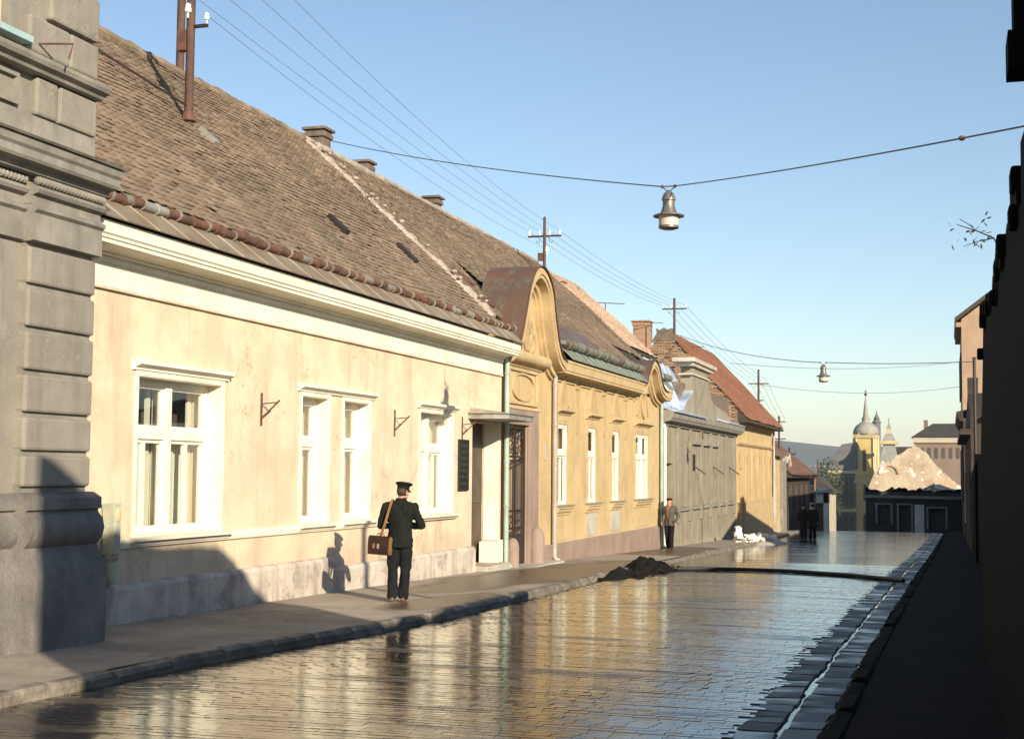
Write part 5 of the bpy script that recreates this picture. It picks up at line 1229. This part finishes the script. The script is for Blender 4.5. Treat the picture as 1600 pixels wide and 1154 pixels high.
P2, T2 = pole(-12.9, 45.6, 8.3, 10.12, 'roof pole with white insulators rising behind the bell-shaped gable', [9.55], box=(.22, 8.72, 8.98), aw=.58)
insulator(P2, (-12.82, 45.6, 9.02), s=1.6)
P3, T3 = pole(-12.9, 69.3, 6.6, 10.2, 'roof pole standing before the brick gable of the orange-roofed house', [9.75], aw=.62, r=.07)
P4, T4 = pole(-11.3, 89.2, 4.6, 8.05, 'roof pole above the far end of the orange tile roof', [7.25], aw=.62, r=.075)
MB().tube([(-11.3-.3, 89.2, 6.2), (-11.3+.3, 89.2, 6.2)], .035, 4).build('step_bar', 'wood_pole', P4)
P5, T5 = pole(-11.4, 101.2, 2.8, 5.62, 'dark double-armed pole above the brown shed roof', [5.3, 4.1], aw=.48, r=.08, na=4)
P6, T6 = pole(-11.9, 112.5, .5, 3.6, 'short pole tip just right of the double-armed pole', [3.2], aw=.5, r=.06)
P7, T7 = pole(-17.3, 200, -8, 3.6, 'distant thin pole between the shed roof and the church', [2.6], aw=1.0, r=.1)
def wire(a, b, sag, label, r=.008, group='overhead wires', n=24, mat='wire_grey', cat='wire'):
    a, b = Vector(a), Vector(b); pts = []
    for i in range(n+1):
        t = i/n; p = a.lerp(b, t); p.z -= sag*4*t*(1-t); pts.append(p)
    c = (a+b)/2; o_ = MB().tube(pts, r, 5)
    ob = o_.build('wire', mat); return tag(ob, label, cat, group)
t1 = [Vector((-13.1, 20.65, 10.42)), Vector((-12.5, 20.88, 10.42)), Vector((-11.9, 21.12, 10.42)), Vector((-11.3, 21.36, 10.42))]
ORD = ('leftmost', 'second', 'third', 'rightmost')
for i in range(4): wire(t1[i], T2[0][min(i, len(T2[0])-1)], .22+.05*i, ORD[i]+' of four wires from the near roof pole to the bell gable pole', .0045, 'wires from the near roof pole')
wire((-11.9, 21, 9.3), (-12.82, 45.6, 9.1), .3, 'lowest thin wire from the near roof pole bracket', .0045)
for i in range(4): wire(T2[0][i], T3[0][i], .25, ORD[i]+' of four wires from the bell gable pole to the brick gable pole', .006, 'wires from the second roof pole')
for i in range(4): wire(T3[0][i], T4[0][i], .3, ORD[i]+' of four wires from the brick gable pole to the orange roof pole', .008, 'wires from the third roof pole')
for i in range(4): wire(T4[0][i], T5[0][i], .15, ORD[i]+' of four wires running down to the double-armed pole', .009, 'wires from the fourth roof pole')
wire((-14.6, 24.75, 12.5), (-15.2, 13.5, 11.0), .1, 'stay wire leaving the rear post towards the left edge', .012)
# street lamps on span wires
def lamp(x, y, z, label):
    t = thing('street_lamp', label, 'lamp', (x, y, z), 'hanging street lamps')
    MB().lathe([(.018, .36), (.035, .34), (.075, .31), (.10, .25), (.108, .22), (.108, .20), (.092, .19), (.095, .12), (.105, .07), (.13, .0)], (x, y, z), 20).build('housing', 'lamp_metal', t, smooth=True)
    MB().lathe([(.13, 0), (.24, -.035), (.245, -.05), (.24, -.055), (.13, -.03)], (x, y, z), 24, cap=False).build('brim', 'lamp_metal', t, smooth=True)
    MB().lathe([(.155, -.04), (.155, -.21), (.15, -.215), (.15, -.05)], (x, y, z), 20, cap=False).build('glass_cylinder', 'lamp_glass', t, smooth=True)
    MB().lathe([(.157, -.20), (.157, -.235), (.10, -.255), (.01, -.26)], (x, y, z), 20).build('bottom_ring', 'lamp_metal', t, smooth=True)
    for s_ in (-1, 1):
        MB().tube([(x+s_*.02, y, z+.34), (x+s_*.09, y, z+.41)], .008, 5).build('hanger', 'iron', t)
        MB().ellipsoid((x+s_*.10, y, z+.42), .025, .025, .03, 8, 6).build('strain_insulator', 'iron_rust', t)
    return t
LX, LY, LZ = -4.1, 21.55, 5.66
lamp(LX, LY, LZ, 'nearest hanging street lamp with dark brim over the street')
wire((LX-.1, LY, LZ+.42), (-14.55, 31.6, 9.75), .12, 'span wire from the chimney to the nearest hanging lamp', .010, 'lamp span wires')
wire((LX+.1, LY, LZ+.42), (.95, 12.5, 4.62), .04, 'span wire from the nearest hanging lamp to the right side', .009, 'lamp span wires')
wire((LX-.1, LY, LZ+.42), (LX+.1, LY, LZ+.42), 0, 'short link of span wire directly above the nearest lamp', .012, 'lamp span wires', 2)
q = Vector((LX+.1, LY, LZ+.42)).lerp(Vector((.95, 12.5, 4.62)), .84); w_ = tag(MB().ellipsoid(q-Vector((0, 0, .02)), .035, .035, .025, 8, 6).build('strain_insulator', 'iron_rust'), 'small rusty insulator on the span wire near the right edge', 'insulator')
lamp(-4.05, 49.3, 5.02, 'farther small hanging street lamp, in front of the sky above the ruin')
wire((-4.15, 49.3, 5.44), (-12.4, 68, 8.3), .25, 'span wire from the farther lamp to the left roofs', .014, 'lamp span wires')
wire((-3.95, 49.3, 5.44), (.78, 48.0, 5.3), .05, 'span wire from the farther lamp to the right side', .014, 'lamp span wires')
wire((-12.0, 82, 8.0), (.9, 99, 9.2), .4, 'thin wire crossing high above the far end of the street', .014)
wire((-11.3, 89.2, 7.2), (.9, 100, 7.6), .5, 'second thin wire crossing above the far end of the street', .014)
cp_ = thing('steel_pole', 'plain steel pole beyond the right edge carrying the lamp wire', 'pole', (.88, 12.5, -.2))
MB().tube([(.88, 12.5, -.4), (.88, 12.5, 5.75)], [.09, .07], 10).build('post', 'iron', cp_, smooth=True); MB().lathe([(.1, 0), (.1, .05), (.01, .1)], (.88, 12.5, 5.75), 8).build('cap', 'iron', cp_)
cp2 = thing('steel_pole', 'thin pole on the right carrying the wire of the farther lamp', 'pole', (.82, 48, -1)); MB().tube([(.82, 48, -1.2), (.82, 48, 5.4)], .05, 8).build('post', 'iron', cp2); MB().box(.76, .88, 47.94, 48.06, 5.4, 5.44).build('cap', 'iron', cp2)
# television aerials
def aerial(x, y, z0, z1, w, n, label, az=R(35)):
    t = thing('tv_aerial', label, 'aerial', (x, y, z0), 'roof aerials')
    MB().tube([(x, y, z0), (x, y, z1)], .022, 6).build('mast', 'iron_rust', t)
    MB().tube([(x-w*math.cos(az), y-w*math.sin(az), z1), (x+w*math.cos(az), y+w*math.sin(az), z1)], .018, 5).build('boom', 'iron_rust', t)
    for i in range(n):
        q = -w+2*w*(i+.5)/n; MB().tube([(x+q*math.cos(az)-.12*math.sin(az), y+q*math.sin(az)+.12*math.cos(az), z1), (x+q*math.cos(az)+.12*math.sin(az), y+q*math.sin(az)-.12*math.cos(az), z1)], .010, 4).build('element', 'iron_rust', t)
aerial(-13.4, 56.6, 6.5, 8.58, .85, 4, 'T-shaped television aerial behind the ochre house roof')
aerial(-13.0, 64.2, 7.6, 8.55, .55, 3, 'small television aerial beside the brick chimney')
aerial(-12.4, 72.0, 7.4, 8.1, .6, 3, 'tiny television aerial on the brick gable')

# ================================================================== STREET CLUTTER
def heap(name, mat, cx, cy, z, pts, seed, n=28, parent=None):
    """irregular mound: pts = radial (len_x, len_y, height)"""
    lx, ly, h = pts; m = MB(); rs = random.Random(seed); N_ = 56
    for j in range(N_+1):
        for i in range(N_+1):
            u_, v_ = i/N_*2-1, j/N_*2-1; d = math.hypot(u_, v_)
            e = max(0, 1-d*(1+.35*(smooth_noise(u_*2+9, v_*2+9, seed)-.5)))
            zz = h*(e**.8)*(.4+.8*smooth_noise(u_*2.6+4, v_*2.6+4, seed+1)+.3*smooth_noise(u_*7.3+4, v_*7.3+4, seed+2))+.05*h*rs.random()*(e > 0)
            m.v.append((cx+u_*lx, cy+v_*ly, z-.06+zz))
    for j in range(N_):
        for i in range(N_):
            a_ = j*(N_+1)+i; m.face(a_, a_+1, a_+N_+2, a_+N_+1)
    return m.build(name, mat, parent, smooth='all')
mh = heap('mud_heap', 'mud', -6.75, 33.0, g(33)-.02, (.55, 1.1, .36), 3); tag(mh, 'dark heap of mud and rubble at the kerb by the ochre house', 'heap')
mb_ = heap('mud_bank', 'mud', -6.85, 30.3, g(30)-.09, (.42, 2.7, .2), 5); tag(mb_, 'low dark bank of mud along the kerb before the heap', 'mud')
rs = random.Random(8)
for i in range(46):
    x_, y_ = rs.gauss(-6.7, .3), rs.gauss(32.2, 1.5); s_ = rs.uniform(.025, .085)
    hh = max(0, 1-math.hypot((x_+6.75)/.5, (y_-33.0)/1.0))*.30; V, F_ = block_mesh(s_*2, s_*2.2, s_*1.2, s_*.4, s_*.3, 200+i); o_ = MB().add(V, F_, Matrix.Translation((x_, y_, road_z(x_, y_)+hh+s_*.8)) @ Matrix.Rotation(rs.uniform(0, 3), 4, 'Z') @ Matrix.Rotation(rs.gauss(0, .4), 4, 'X')).build('clod', 'mud', bev=s_*.2); tag(o_, 'small wet clods of mud scattered around the dark heap', 'clod', 'clods around the dark heap')
hpts = [(-6.3, 33.35), (-5.6, 33.7), (-4.83, 33.8), (-4.0, 33.65), (-3.31, 33.4), (-2.6, 32.9), (-2.0, 32.5), (-1.4, 31.9), (-.95, 31.3)]
o_ = MB().tube([(x_, y_, road_z(x_, y_)+.045) for x_, y_ in [(a, b) for a, b in cr(hpts, 4)]], .045, 8).build('hose', 'hose', smooth=True); tag(o_, 'black hose lying across the wet road from the mud heap', 'hose')
o_ = heap('mud_bank', 'mud', -1.2, 31.6, road_z(-1.2, 31.6)-.02, (.35, .6, .12), 9); tag(o_, 'small dark mud patch at the right end of the hose', 'mud')
# white stones on the kerb
rs = random.Random(15)
WS = [(-8.62, 60.6, .12, .17), (-8.58, 60.7, .36, .16), (-8.55, 60.65, .56, .12), (-8.3, 60.9, .1, .14), (-8.1, 61.2, .1, .15), (-7.8, 61.5, .12, .15), (-7.55, 61.9, .26, .13), (-7.75, 61.6, .33, .12), (-7.3, 62.2, .1, .14), (-7.95, 61.0, .25, .12)]
WS += [(rs.uniform(-8.5, -7.2), 0, rs.uniform(.02, .3), rs.uniform(.05, .1)) for _ in range(14)]
for i, (x_, y_, z_, s_) in enumerate(WS):
    y_ = y_ or 61.2+(x_+8)*1.2+rs.uniform(-.5, .5)
    V, F_ = block_mesh(s_*2, s_*1.7, s_*1.5, s_*.35, s_*.28, 90+i)
    m = MB().add(V, F_, Matrix.Translation((x_, y_, g(y_)+z_+s_*.7)) @ Matrix.Rotation(rs.uniform(0, 3), 4, 'Z') @ Matrix.Rotation(rs.gauss(0, .35), 4, 'X')); o_ = m.build('stone_block', 'whitestone', bev=s_*.08); tag(o_, 'bright white stone blocks heaped on the far kerb', 'stone', 'white stones on the kerb')
o_ = heap('rubble_heap', 'plinth_a', -7.6, 62.4, g(62.5)-.05, (1.0, 1.8, .3), 14); tag(o_, 'grey rubble heap beside the white stones', 'heap')

# ================================================================== PEOPLE
def remesh(name, mb, mats, voxel, parent, assign=None, smooth_it=2, cut=None, fold=0.):
    me = bpy.data.meshes.new('tmp'); me.from_pydata(mb.v, [], mb.f)
    bm = bmesh.new(); bm.from_mesh(me); bmesh.ops.recalc_face_normals(bm, faces=bm.faces); bm.to_mesh(me); bm.free()
    ob = bpy.data.objects.new('tmp', me); COL.objects.link(ob)
    md = ob.modifiers.new('r', 'REMESH'); md.mode = 'VOXEL'; md.voxel_size = voxel; md.use_smooth_shade = True
    sm = ob.modifiers.new('s', 'SMOOTH'); sm.iterations = smooth_it; sm.factor = .5
    dg = bpy.context.evaluated_depsgraph_get(); dg.update()
    out = bpy.data.meshes.new_from_object(ob.evaluated_get(dg)); bpy.data.objects.remove(ob)
    if cut:
        bm = bmesh.new(); bm.from_mesh(out); bmesh.ops.delete(bm, geom=[f for f in bm.faces if cut(f.calc_center_median())], context='FACES'); bm.to_mesh(out); bm.free()
    if fold:
        nrm = [v.normal.copy() for v in out.vertices]
        for v, n_ in zip(out.vertices, nrm):
            p = v.co; f_ = smooth_noise(p.x*16+p.y*9+3, p.z*9+p.x*7, 3)+.6*smooth_noise(p.x*31+p.y*14, p.z*17-p.y*12, 8)
            v.co = p+n_*(f_-.8)*fold
    out.name = name; out.materials.clear()
    for m_ in mats: out.materials.append(MATS[m_])
    if assign:
        for p in out.polygons: p.material_index = assign(p.center)
    out.polygons.foreach_set('use_smooth', [True]*len(out.polygons))
    o_ = bpy.data.objects.new(name, out); COL.objects.link(o_); o_.parent = parent; return o_
def hand(mb, wrist, d, palm_n, side, curl=.5, s=1.):
    """palm and five bent fingers growing from the wrist along d"""
    w = Vector(wrist); d = Vector(d).normalized(); n = Vector(palm_n).normalized(); t = d.cross(n).normalized()*side
    c = w+d*.05*s
    for k_ in (-1.2, -.4, .4, 1.2): mb.capsule(w+d*.01+t*k_*.010, .013*s, w+d*.085*s+t*k_*.019*s, .012*s, 8)
    for k_, ln in ((-1.5, .062), (-.5, .075), (.5, .078), (1.5, .07)):
        b = w+d*.09*s+t*k_*.019*s; d1 = (d*math.cos(curl)+n*math.sin(curl)).normalized(); d2 = (d*math.cos(curl*2.1)+n*math.sin(curl*2.1)).normalized()
        m_ = b+d1*ln*.5*s; e = m_+d2*ln*.5*s; mb.capsule(b, .0088*s, m_, .0082*s, 7); mb.capsule(m_, .0082*s, e, .0068*s, 7)
    b = w+d*.025*s+t*.026*s; m_ = b+(d*.6+t*.7+n*.3).normalized()*.04*s; e = m_+(d*.9+t*.1+n*.35).normalized()*.034*s
    mb.capsule(b, .012*s, m_, .010*s, 7); mb.capsule(m_, .010*s, e, .008*s, 7)
def head_mesh(mb, c, yawh=0.):
    """head with brow, nose, chin, ears; +Y is the face before turning by yawh"""
    def r(p):
        x_, y_, z_ = p; return (c[0]+x_*math.cos(yawh)-y_*math.sin(yawh), c[1]+x_*math.sin(yawh)+y_*math.cos(yawh), c[2]+z_)
    k0 = len(mb.v); mb.ellipsoid((0, -.012, .025), .074, .092, .092, 16, 12); mb.ellipsoid((0, .02, -.045), .055, .068, .075, 14, 10); mb.ellipsoid((0, .068, -.092), .026, .022, .022, 10, 8)
    mb.capsule((0, .088, .015), .010, (0, .105, -.022), .014, 8); mb.capsule((-.035, .082, .035), .010, (.035, .082, .035), .010, 8); mb.capsule((-.02, .088, -.055), .008, (.02, .088, -.055), .008, 8)
    for s_ in (-1, 1):
        mb.ellipsoid((s_*.076, -.005, -.005), .010, .02, .032, 8, 6); mb.ellipsoid((s_*.045, .06, -.02), .022, .02, .022, 8, 6)
    for i in range(k0, len(mb.v)): mb.v[i] = r(mb.v[i])
    return r
def torso(mb, g_=0., hem=None, lean=0.):
    rings = [(0, 0, .84, .15+g_, .105+g_), (0, -.005, .92, .168+g_, .118+g_), (0, 0, 1.02, .162+g_, .112+g_), (0, .005, 1.12, .158+g_, .11+g_), (0, .005, 1.25, .182+g_, .122+g_), (0, 0, 1.36, .198+g_, .122+g_), (0, -.005, 1.43, .185+g_, .105+g_), (0, -.008, 1.475, .13+g_, .08+g_), (0, -.005, 1.51, .066+g_, .062+g_)]
    if hem: rings = [(0, -.003, hem, .185+g_, .132+g_), (0, -.004, hem+.06, .18+g_, .128+g_)]+[r_ for r_ in rings if r_[2] > hem+.08]
    mb.loft(rings, 20)
def legs(mb, J, g_=0., foot=True, hemk=0.):
    for hip, knee, ank, toe in J:
        mb.capsule(hip, .092+g_, knee, .062+g_*1.3, 12); mb.capsule(knee, .060+g_*1.3, ank, .040+g_*1.7+hemk, 12)
        if foot: mb.capsule(Vector(ank)+Vector((0, 0, -.04)), .038, toe, .032, 8)
    a, b = J[0][0], J[1][0]; mb.capsule(a, .10+g_, b, .10+g_, 12); mb.loft([(0, 0, .80, .15+g_, .10+g_), (0, 0, .95, .16+g_, .112+g_), (0, 0, 1.0, .15+g_, .105+g_)], 16)
def arms(mb, J, g_=0., upto=1.):
    for sh, el, wr in J:
        w_ = Vector(el).lerp(Vector(wr), upto); mb.capsule(sh, .062+g_, el, .045+g_*1.2, 12); mb.capsule(el, .044+g_*1.2, w_, .030+g_*1.3, 12)
def shoe(parent, ank, toe, mat):
    a, t = Vector(ank), Vector(toe); d = (t-a); d.z = 0; d.normalize(); m = MB()
    m.capsule(Vector((a.x, a.y, .05))-d*.035, .036, Vector((t.x, t.y, .034))+d*.03, .033, 12); m.capsule((a.x, a.y, .05), .038, (a.x, a.y, .10), .038, 10); m.box(a.x-.034, a.x+.034, a.y-.075, a.y+.0, .003, .03)
    for i, v in enumerate(m.v): m.v[i] = (v[0], v[1], max(v[2], .004))
    o_ = remesh('shoe', m, [mat], .012, parent); MB().box(-.001, .001, -.001, .001, 0, .002)
    return o_
def place_person(t, x, y, z, rz): t.location = (x, y, z); t.rotation_euler = (0, 0, rz)

# --- uniformed man with satchel, seen from behind
pm = thing('person', 'man in dark uniform and peaked cap, seen from behind, looking down at what he holds', 'person')
VX = .010
J = [((-.088, 0, .90), (-.10, .02, .50), (-.105, -.01, .09), (-.125, .11, .03)), ((.088, 0, .90), (.088, .03, .50), (.055, .05, .09), (.075, .18, .03))]
AJ = [((-.205, -.005, 1.40), (-.285, -.03, 1.13), (-.15, .20, 1.10)), ((.205, -.005, 1.40), (.315, .05, 1.12), (.10, .245, 1.13))]
HEADC = (.035, .035, 1.615)
mb = MB(); torso(mb, -.004); legs(mb, J, -.004, foot=False); arms(mb, AJ, -.004)
mb.capsule((0, -.005, 1.46), .062, (.025, .02, 1.56), .056, 12); rh = head_mesh(mb, HEADC, -.55)
hand(mb, AJ[0][2], (.55, .55, .05), (.3, -.1, 1), 1, .7); hand(mb, AJ[1][2], (-.6, .45, .1), (0, -.1, 1), -1, .7)
remesh('body', mb, ['skin'], .0075, pm)
mb = MB(); torso(mb, .022, hem=.80); arms(mb, AJ, .013, .93)
mb.loft([(0, -.01, 1.46, .10, .09), (.008, -.003, 1.50, .082, .08), (.012, 0, 1.535, .076, .074)], 16)
for s_ in (-1, 1): mb.capsule((s_*.13, -.012, 1.445), .046, (s_*.21, -.008, 1.405), .05, 10)
jk = remesh('jacket', mb, ['uniform'], .010, pm, smooth_it=2, fold=.020, cut=lambda c_: c_.z < .806)
mb = MB()
legs(mb, J, .016, foot=False, hemk=.012); remesh('trousers', mb, ['trouser'], .010, pm, smooth_it=2, fold=.018, cut=lambda c_: c_.z < .045)
for j in J: shoe(pm, j[2], j[3], 'shoe')
# hair below the cap
mb = MB(); mb.ellipsoid((0, -.02, .022), .080, .094, .095, 16, 12)
for i, v in enumerate(mb.v): mb.v[i] = rh(v)
cf = lambda c_: (c_.z > HEADC[2]+.07) or ((c_.x-HEADC[0])*math.sin(.55)+(c_.y-HEADC[1])*math.cos(.55) > .012) or c_.z < HEADC[2]-.055
remesh('hair', mb, ['hair'], .012, pm, cut=cf)
# peaked cap
cc = Vector(HEADC)+Vector((.004, .004, .052)); m = MB()
def tilt(m_, k0=0):
    q = Matrix.Translation(cc) @ Matrix.Rotation(-.55, 4, 'Z') @ Matrix.Rotation(-.16, 4, 'X')
    for i in range(k0, len(m_.v)): m_.v[i] = tuple(q @ Vector(m_.v[i]))
n = 24
m.loft([(0, -.008, 0, .084, .102), (0, -.008, .045, .086, .104), (0, -.004, .05, .092, .11), (0, .002, .078, .125, .142), (0, .004, .092, .122, .14), (0, .004, .102, .09, .105), (0, .004, .104, .02, .02)], n); tilt(m)
cap_ = m.build('cap', 'uniform', None, smooth=True); cap_.parent = pm
m = MB(); k_ = 12
for i in range(k_+1):
    a = R(20+140*i/k_); m.v += [(.082*math.cos(a), -.008+.10*math.sin(a), .006), (.088*math.cos(a), -.004+.165*math.sin(a)*1.0, -.018), (.082*math.cos(a), -.008+.10*math.sin(a), .0), (.088*math.cos(a), -.004+.165*math.sin(a), -.024)]
for i in range(k_):
    b = 4*i; m.face(b, b+1, b+5, b+4); m.face(b+2, b+6, b+7, b+3); m.face(b+1, b+3, b+7, b+5)
tilt(m); v_ = m.build('visor', 'leather_dark', None, smooth=True); v_.parent = cap_
place_person(pm, -7.86, 19.95, g(19.95)+.012, R(14))
def pm_local(p): return pm.location + Matrix.Rotation(R(14), 3, 'Z') @ Vector(p)
# letters held in the hands
lt = tag(MB().box(-.10, .10, -.07, .07, -.006, .006).build('letters', 'paint'), 'small pale bundle of letters held by the uniformed man', 'letters')
lt.location = pm_local((0, .32, 1.16)); lt.rotation_euler = (R(35), 0, R(14))
# satchel with strap
sat = thing('satchel', 'brown leather satchel hanging at the uniformed man\'s left hip', 'bag')
b = MB(); pr_ = [(-.06, .0), (.06, .0), (.066, .05), (.06, .24), (.02, .27), (-.02, .27), (-.06, .24), (-.066, .05)]
b.prism(pr_, -.165, .165, 'x'); body = b.build('body', 'leather_dark', None, bev=.012); body.parent = sat
for s_ in (-1, 1):
    q = MB().prism([(y_*1.03, z_*1.0+.002) for y_, z_ in pr_], s_*.163, s_*.172, 'x').build('side_gusset', 'leather_tan', None, bev=.004); q.parent = sat
fl = MB(); prf = [(.068, .05), (.062, .245), (.02, .276), (-.03, .278), (-.068, .245), (-.074, .10), (-.066, .10), (-.060, .242), (-.028, .268), (.02, .268), (.056, .24), (.062, .05)]
fl.prism(prf, -.168, .168, 'x'); f_ = fl.build('flap', 'leather_dark', None, bev=.004); f_.parent = sat
for s_ in (-.07, .0):
    q = MB().box(s_-.016, s_+.016, -.086, -.074, .09, .16).build('buckle', 'galvanised' if s_ == 0 else 'leather_tan', None, bev=.003); q.parent = sat
q = MB().tube([(-.06, 0, .275), (-.05, 0, .31), (.05, 0, .31), (.06, 0, .275)], .010, 6).build('handle', 'leather_tan', None); q.parent = sat
sat.location = pm_local((-.285, -.13, .70)); sat.rotation_euler = (0, R(3), R(14)+R(-14))
st = MB(); inv = lambda p: Matrix.Rotation(-sat.rotation_euler.z, 3, 'Z') @ (pm_local(p)-sat.location)
path = [(-.31, .02, .93), (-.285, .105, 1.10), (-.215, .155, 1.28), (-.165, .12, 1.46), (-.15, .01, 1.535), (-.160, -.115, 1.475), (-.195, -.165, 1.30), (-.235, -.165, 1.12), (-.30, -.12, .95)]
path = [inv(p) for p in path]; pp = []
for i in range(len(path)-1):
    for j_ in range(5): pp.append(path[i].lerp(path[i+1], j_/5))
pp.append(path[-1]); c3 = [Vector(p) for p in pp]
for it in range(3): c3 = [c3[0]]+[(c3[i-1]+2*c3[i]+c3[i+1])/4 for i in range(1, len(c3)-1)]+[c3[-1]]
for i, p in enumerate(c3):
    d = (c3[min(i+1, len(c3)-1)]-c3[max(i-1, 0)]).normalized(); w_ = Vector((1, 0, 0))-d*d.x; w_ = w_.normalized()*.019; o_ = d.cross(w_).normalized()*.003
    st.v += [tuple(p-w_-o_), tuple(p+w_-o_), tuple(p+w_+o_), tuple(p-w_+o_)]
for i in range(len(c3)-1):
    for j_ in range(4): st.face(4*i+j_, 4*i+(j_+1) % 4, 4*i+4+(j_+1) % 4, 4*i+4+j_)
q = st.build('strap', 'leather_tan', None, smooth=True); q.parent = sat

# --- man in tweed jacket walking towards us
mn = thing('person', 'man in grey jacket and flat cap walking towards us with hands near pockets', 'person')
J = [((-.088, 0, .90), (-.095, .05, .50), (-.09, .06, .09), (-.11, .19, .03)), ((.088, 0, .90), (.092, -.01, .50), (.085, -.12, .10), (.10, .01, .03))]
AJ = [((-.205, -.005, 1.40), (-.30, -.06, 1.13), (-.25, .08, .92)), ((.205, -.005, 1.40), (.30, -.06, 1.13), (.25, .07, .92))]
HC = (0, .025, 1.62)
mb = MB(); torso(mb, -.004); legs(mb, J, -.004, foot=False); arms(mb, AJ, -.004); mb.capsule((0, -.005, 1.46), .062, (0, .015, 1.56), .056, 12); rh2 = head_mesh(mb, HC, .15)
for s_, j in ((-1, AJ[0]), (1, AJ[1])): hand(mb, j[2], (.1*-s_, .25, -.9), (-s_, .2, 0), s_, .5)
remesh('body', mb, ['skin', 'shirt_red'], .009, mn, assign=lambda c_: 1 if .9 < c_.z < 1.475 and abs(c_.x) < .2 else 0)
mb = MB(); torso(mb, .022, hem=.80); arms(mb, AJ, .013, .92)
for s_ in (-1, 1): mb.capsule((s_*.19, .06, .86), .04, (s_*.20, .05, .96), .04, 8)
remesh('jacket', mb, ['tweed'], .013, mn, fold=.014, cut=lambda c_: c_.y > .03 and abs(c_.x) < .022+max(0, (c_.z-1.0))*.13 and c_.z > .83)
mb = MB(); legs(mb, J, .016, foot=False, hemk=.012); remesh('trousers', mb, ['coat_dark'], .013, mn, cut=lambda c_: c_.z < .05, fold=.012)
for j in J: shoe(mn, j[2], j[3], 'leather_dark')
mb = MB(); mb.ellipsoid((0, -.02, .02), .080, .096, .095, 14, 10); mb.v = [rh2(v) for v in mb.v]
remesh('hair', mb, ['hair'], .014, mn, cut=lambda c_: c_.z > HC[2]+.08 or c_.y > HC[1]+.0 or c_.z < HC[2]-.05)
m = MB().loft([(0, 0, 1.665, .088, .105), (0, .008, 1.69, .105, .13), (0, .01, 1.715, .10, .125), (0, 0, 1.735, .07, .09), (0, 0, 1.742, .02, .02)], 18); q = m.build('flat_cap', 'coat_dark', None, smooth=True); q.parent = mn
m = MB().prism([(-.07, .10), (-.04, .165), (.04, .165), (.07, .10)], 1.672, 1.682, 'z'); q = m.build('cap_peak', 'coat_dark', None); q.parent = mn
place_person(mn, -9.22, 48.6, g(48.6)+.01, R(172))
# --- two dark figures far down the street
def far_person(x, y, rz, lab, h=1., coat='coat_dark', lead=1):
    t = thing('person', lab, 'person', group='two dark figures far down the street')
    J = [((-.088, 0, .90), (-.09, .04*lead, .50), (-.09, .07*lead, .09), (-.10, .18*lead, .03)), ((.088, 0, .90), (.09, -.03*lead, .50), (.09, -.09*lead, .10), (.10, .02, .03))]
    AJ = [((-.205, 0, 1.40), (-.26, -.03, 1.12), (-.24, .08, .90)), ((.205, 0, 1.40), (.26, -.03, 1.12), (.24, .06, .90))]
    mb = MB(); torso(mb, -.004); legs(mb, J, -.004, foot=False); arms(mb, AJ, -.004); mb.capsule((0, 0, 1.46), .062, (0, .015, 1.56), .056, 12); r_ = head_mesh(mb, (0, .02, 1.62))
    for s_, j in ((-1, AJ[0]), (1, AJ[1])): hand(mb, j[2], (.1*-s_, .25, -.9), (-s_, .2, 0), s_, .5)
    remesh('body', mb, ['skin'], .012, t)
    mb = MB(); torso(mb, .028, hem=.62); arms(mb, AJ, .015, .95); remesh('coat', mb, [coat], .018, t)
    mb = MB(); legs(mb, J, .018, foot=False, hemk=.01); remesh('trousers', mb, ['coat_dark'], .018, t)
    for j in J: shoe(t, j[2], j[3], 'leather_dark')
    m = MB().lathe([(.13, 1.66), (.135, 1.668), (.09, 1.675), (.085, 1.76), (.05, 1.775), (.01, 1.772)], (0, 0, 0), 16); q = m.build('hat', 'coat_dark', None, smooth=True); q.parent = t
    place_person(t, x, y, g(y)-.10, rz)
far_person(-7.05, 73.2, R(0), 'dark-clad figure in a hat far down the street, left of two', lead=1)
far_person(-6.55, 72.6, R(6), 'dark-clad figure in a hat far down the street, right of two', lead=-1)

# ================================================================== AIR
hz_ = MB().box(-2700, 2700, -90, 4100, -60, 110); hm = bpy.data.materials.new('haze'); hm.use_nodes = True; hm.node_tree.nodes.clear()
ho = hm.node_tree.nodes.new('ShaderNodeOutputMaterial'); hv = hm.node_tree.nodes.new('ShaderNodeVolumePrincipled')
hv.inputs['Color'].default_value = (.86, .91, 1, 1); hv.inputs['Density'].default_value = .0002; hv.inputs['Anisotropy'].default_value = .1
hm.node_tree.links.new(hv.outputs[0], ho.inputs['Volume']); MATS['haze'] = hm
hz_.build('haze', 'haze', kind='stuff')
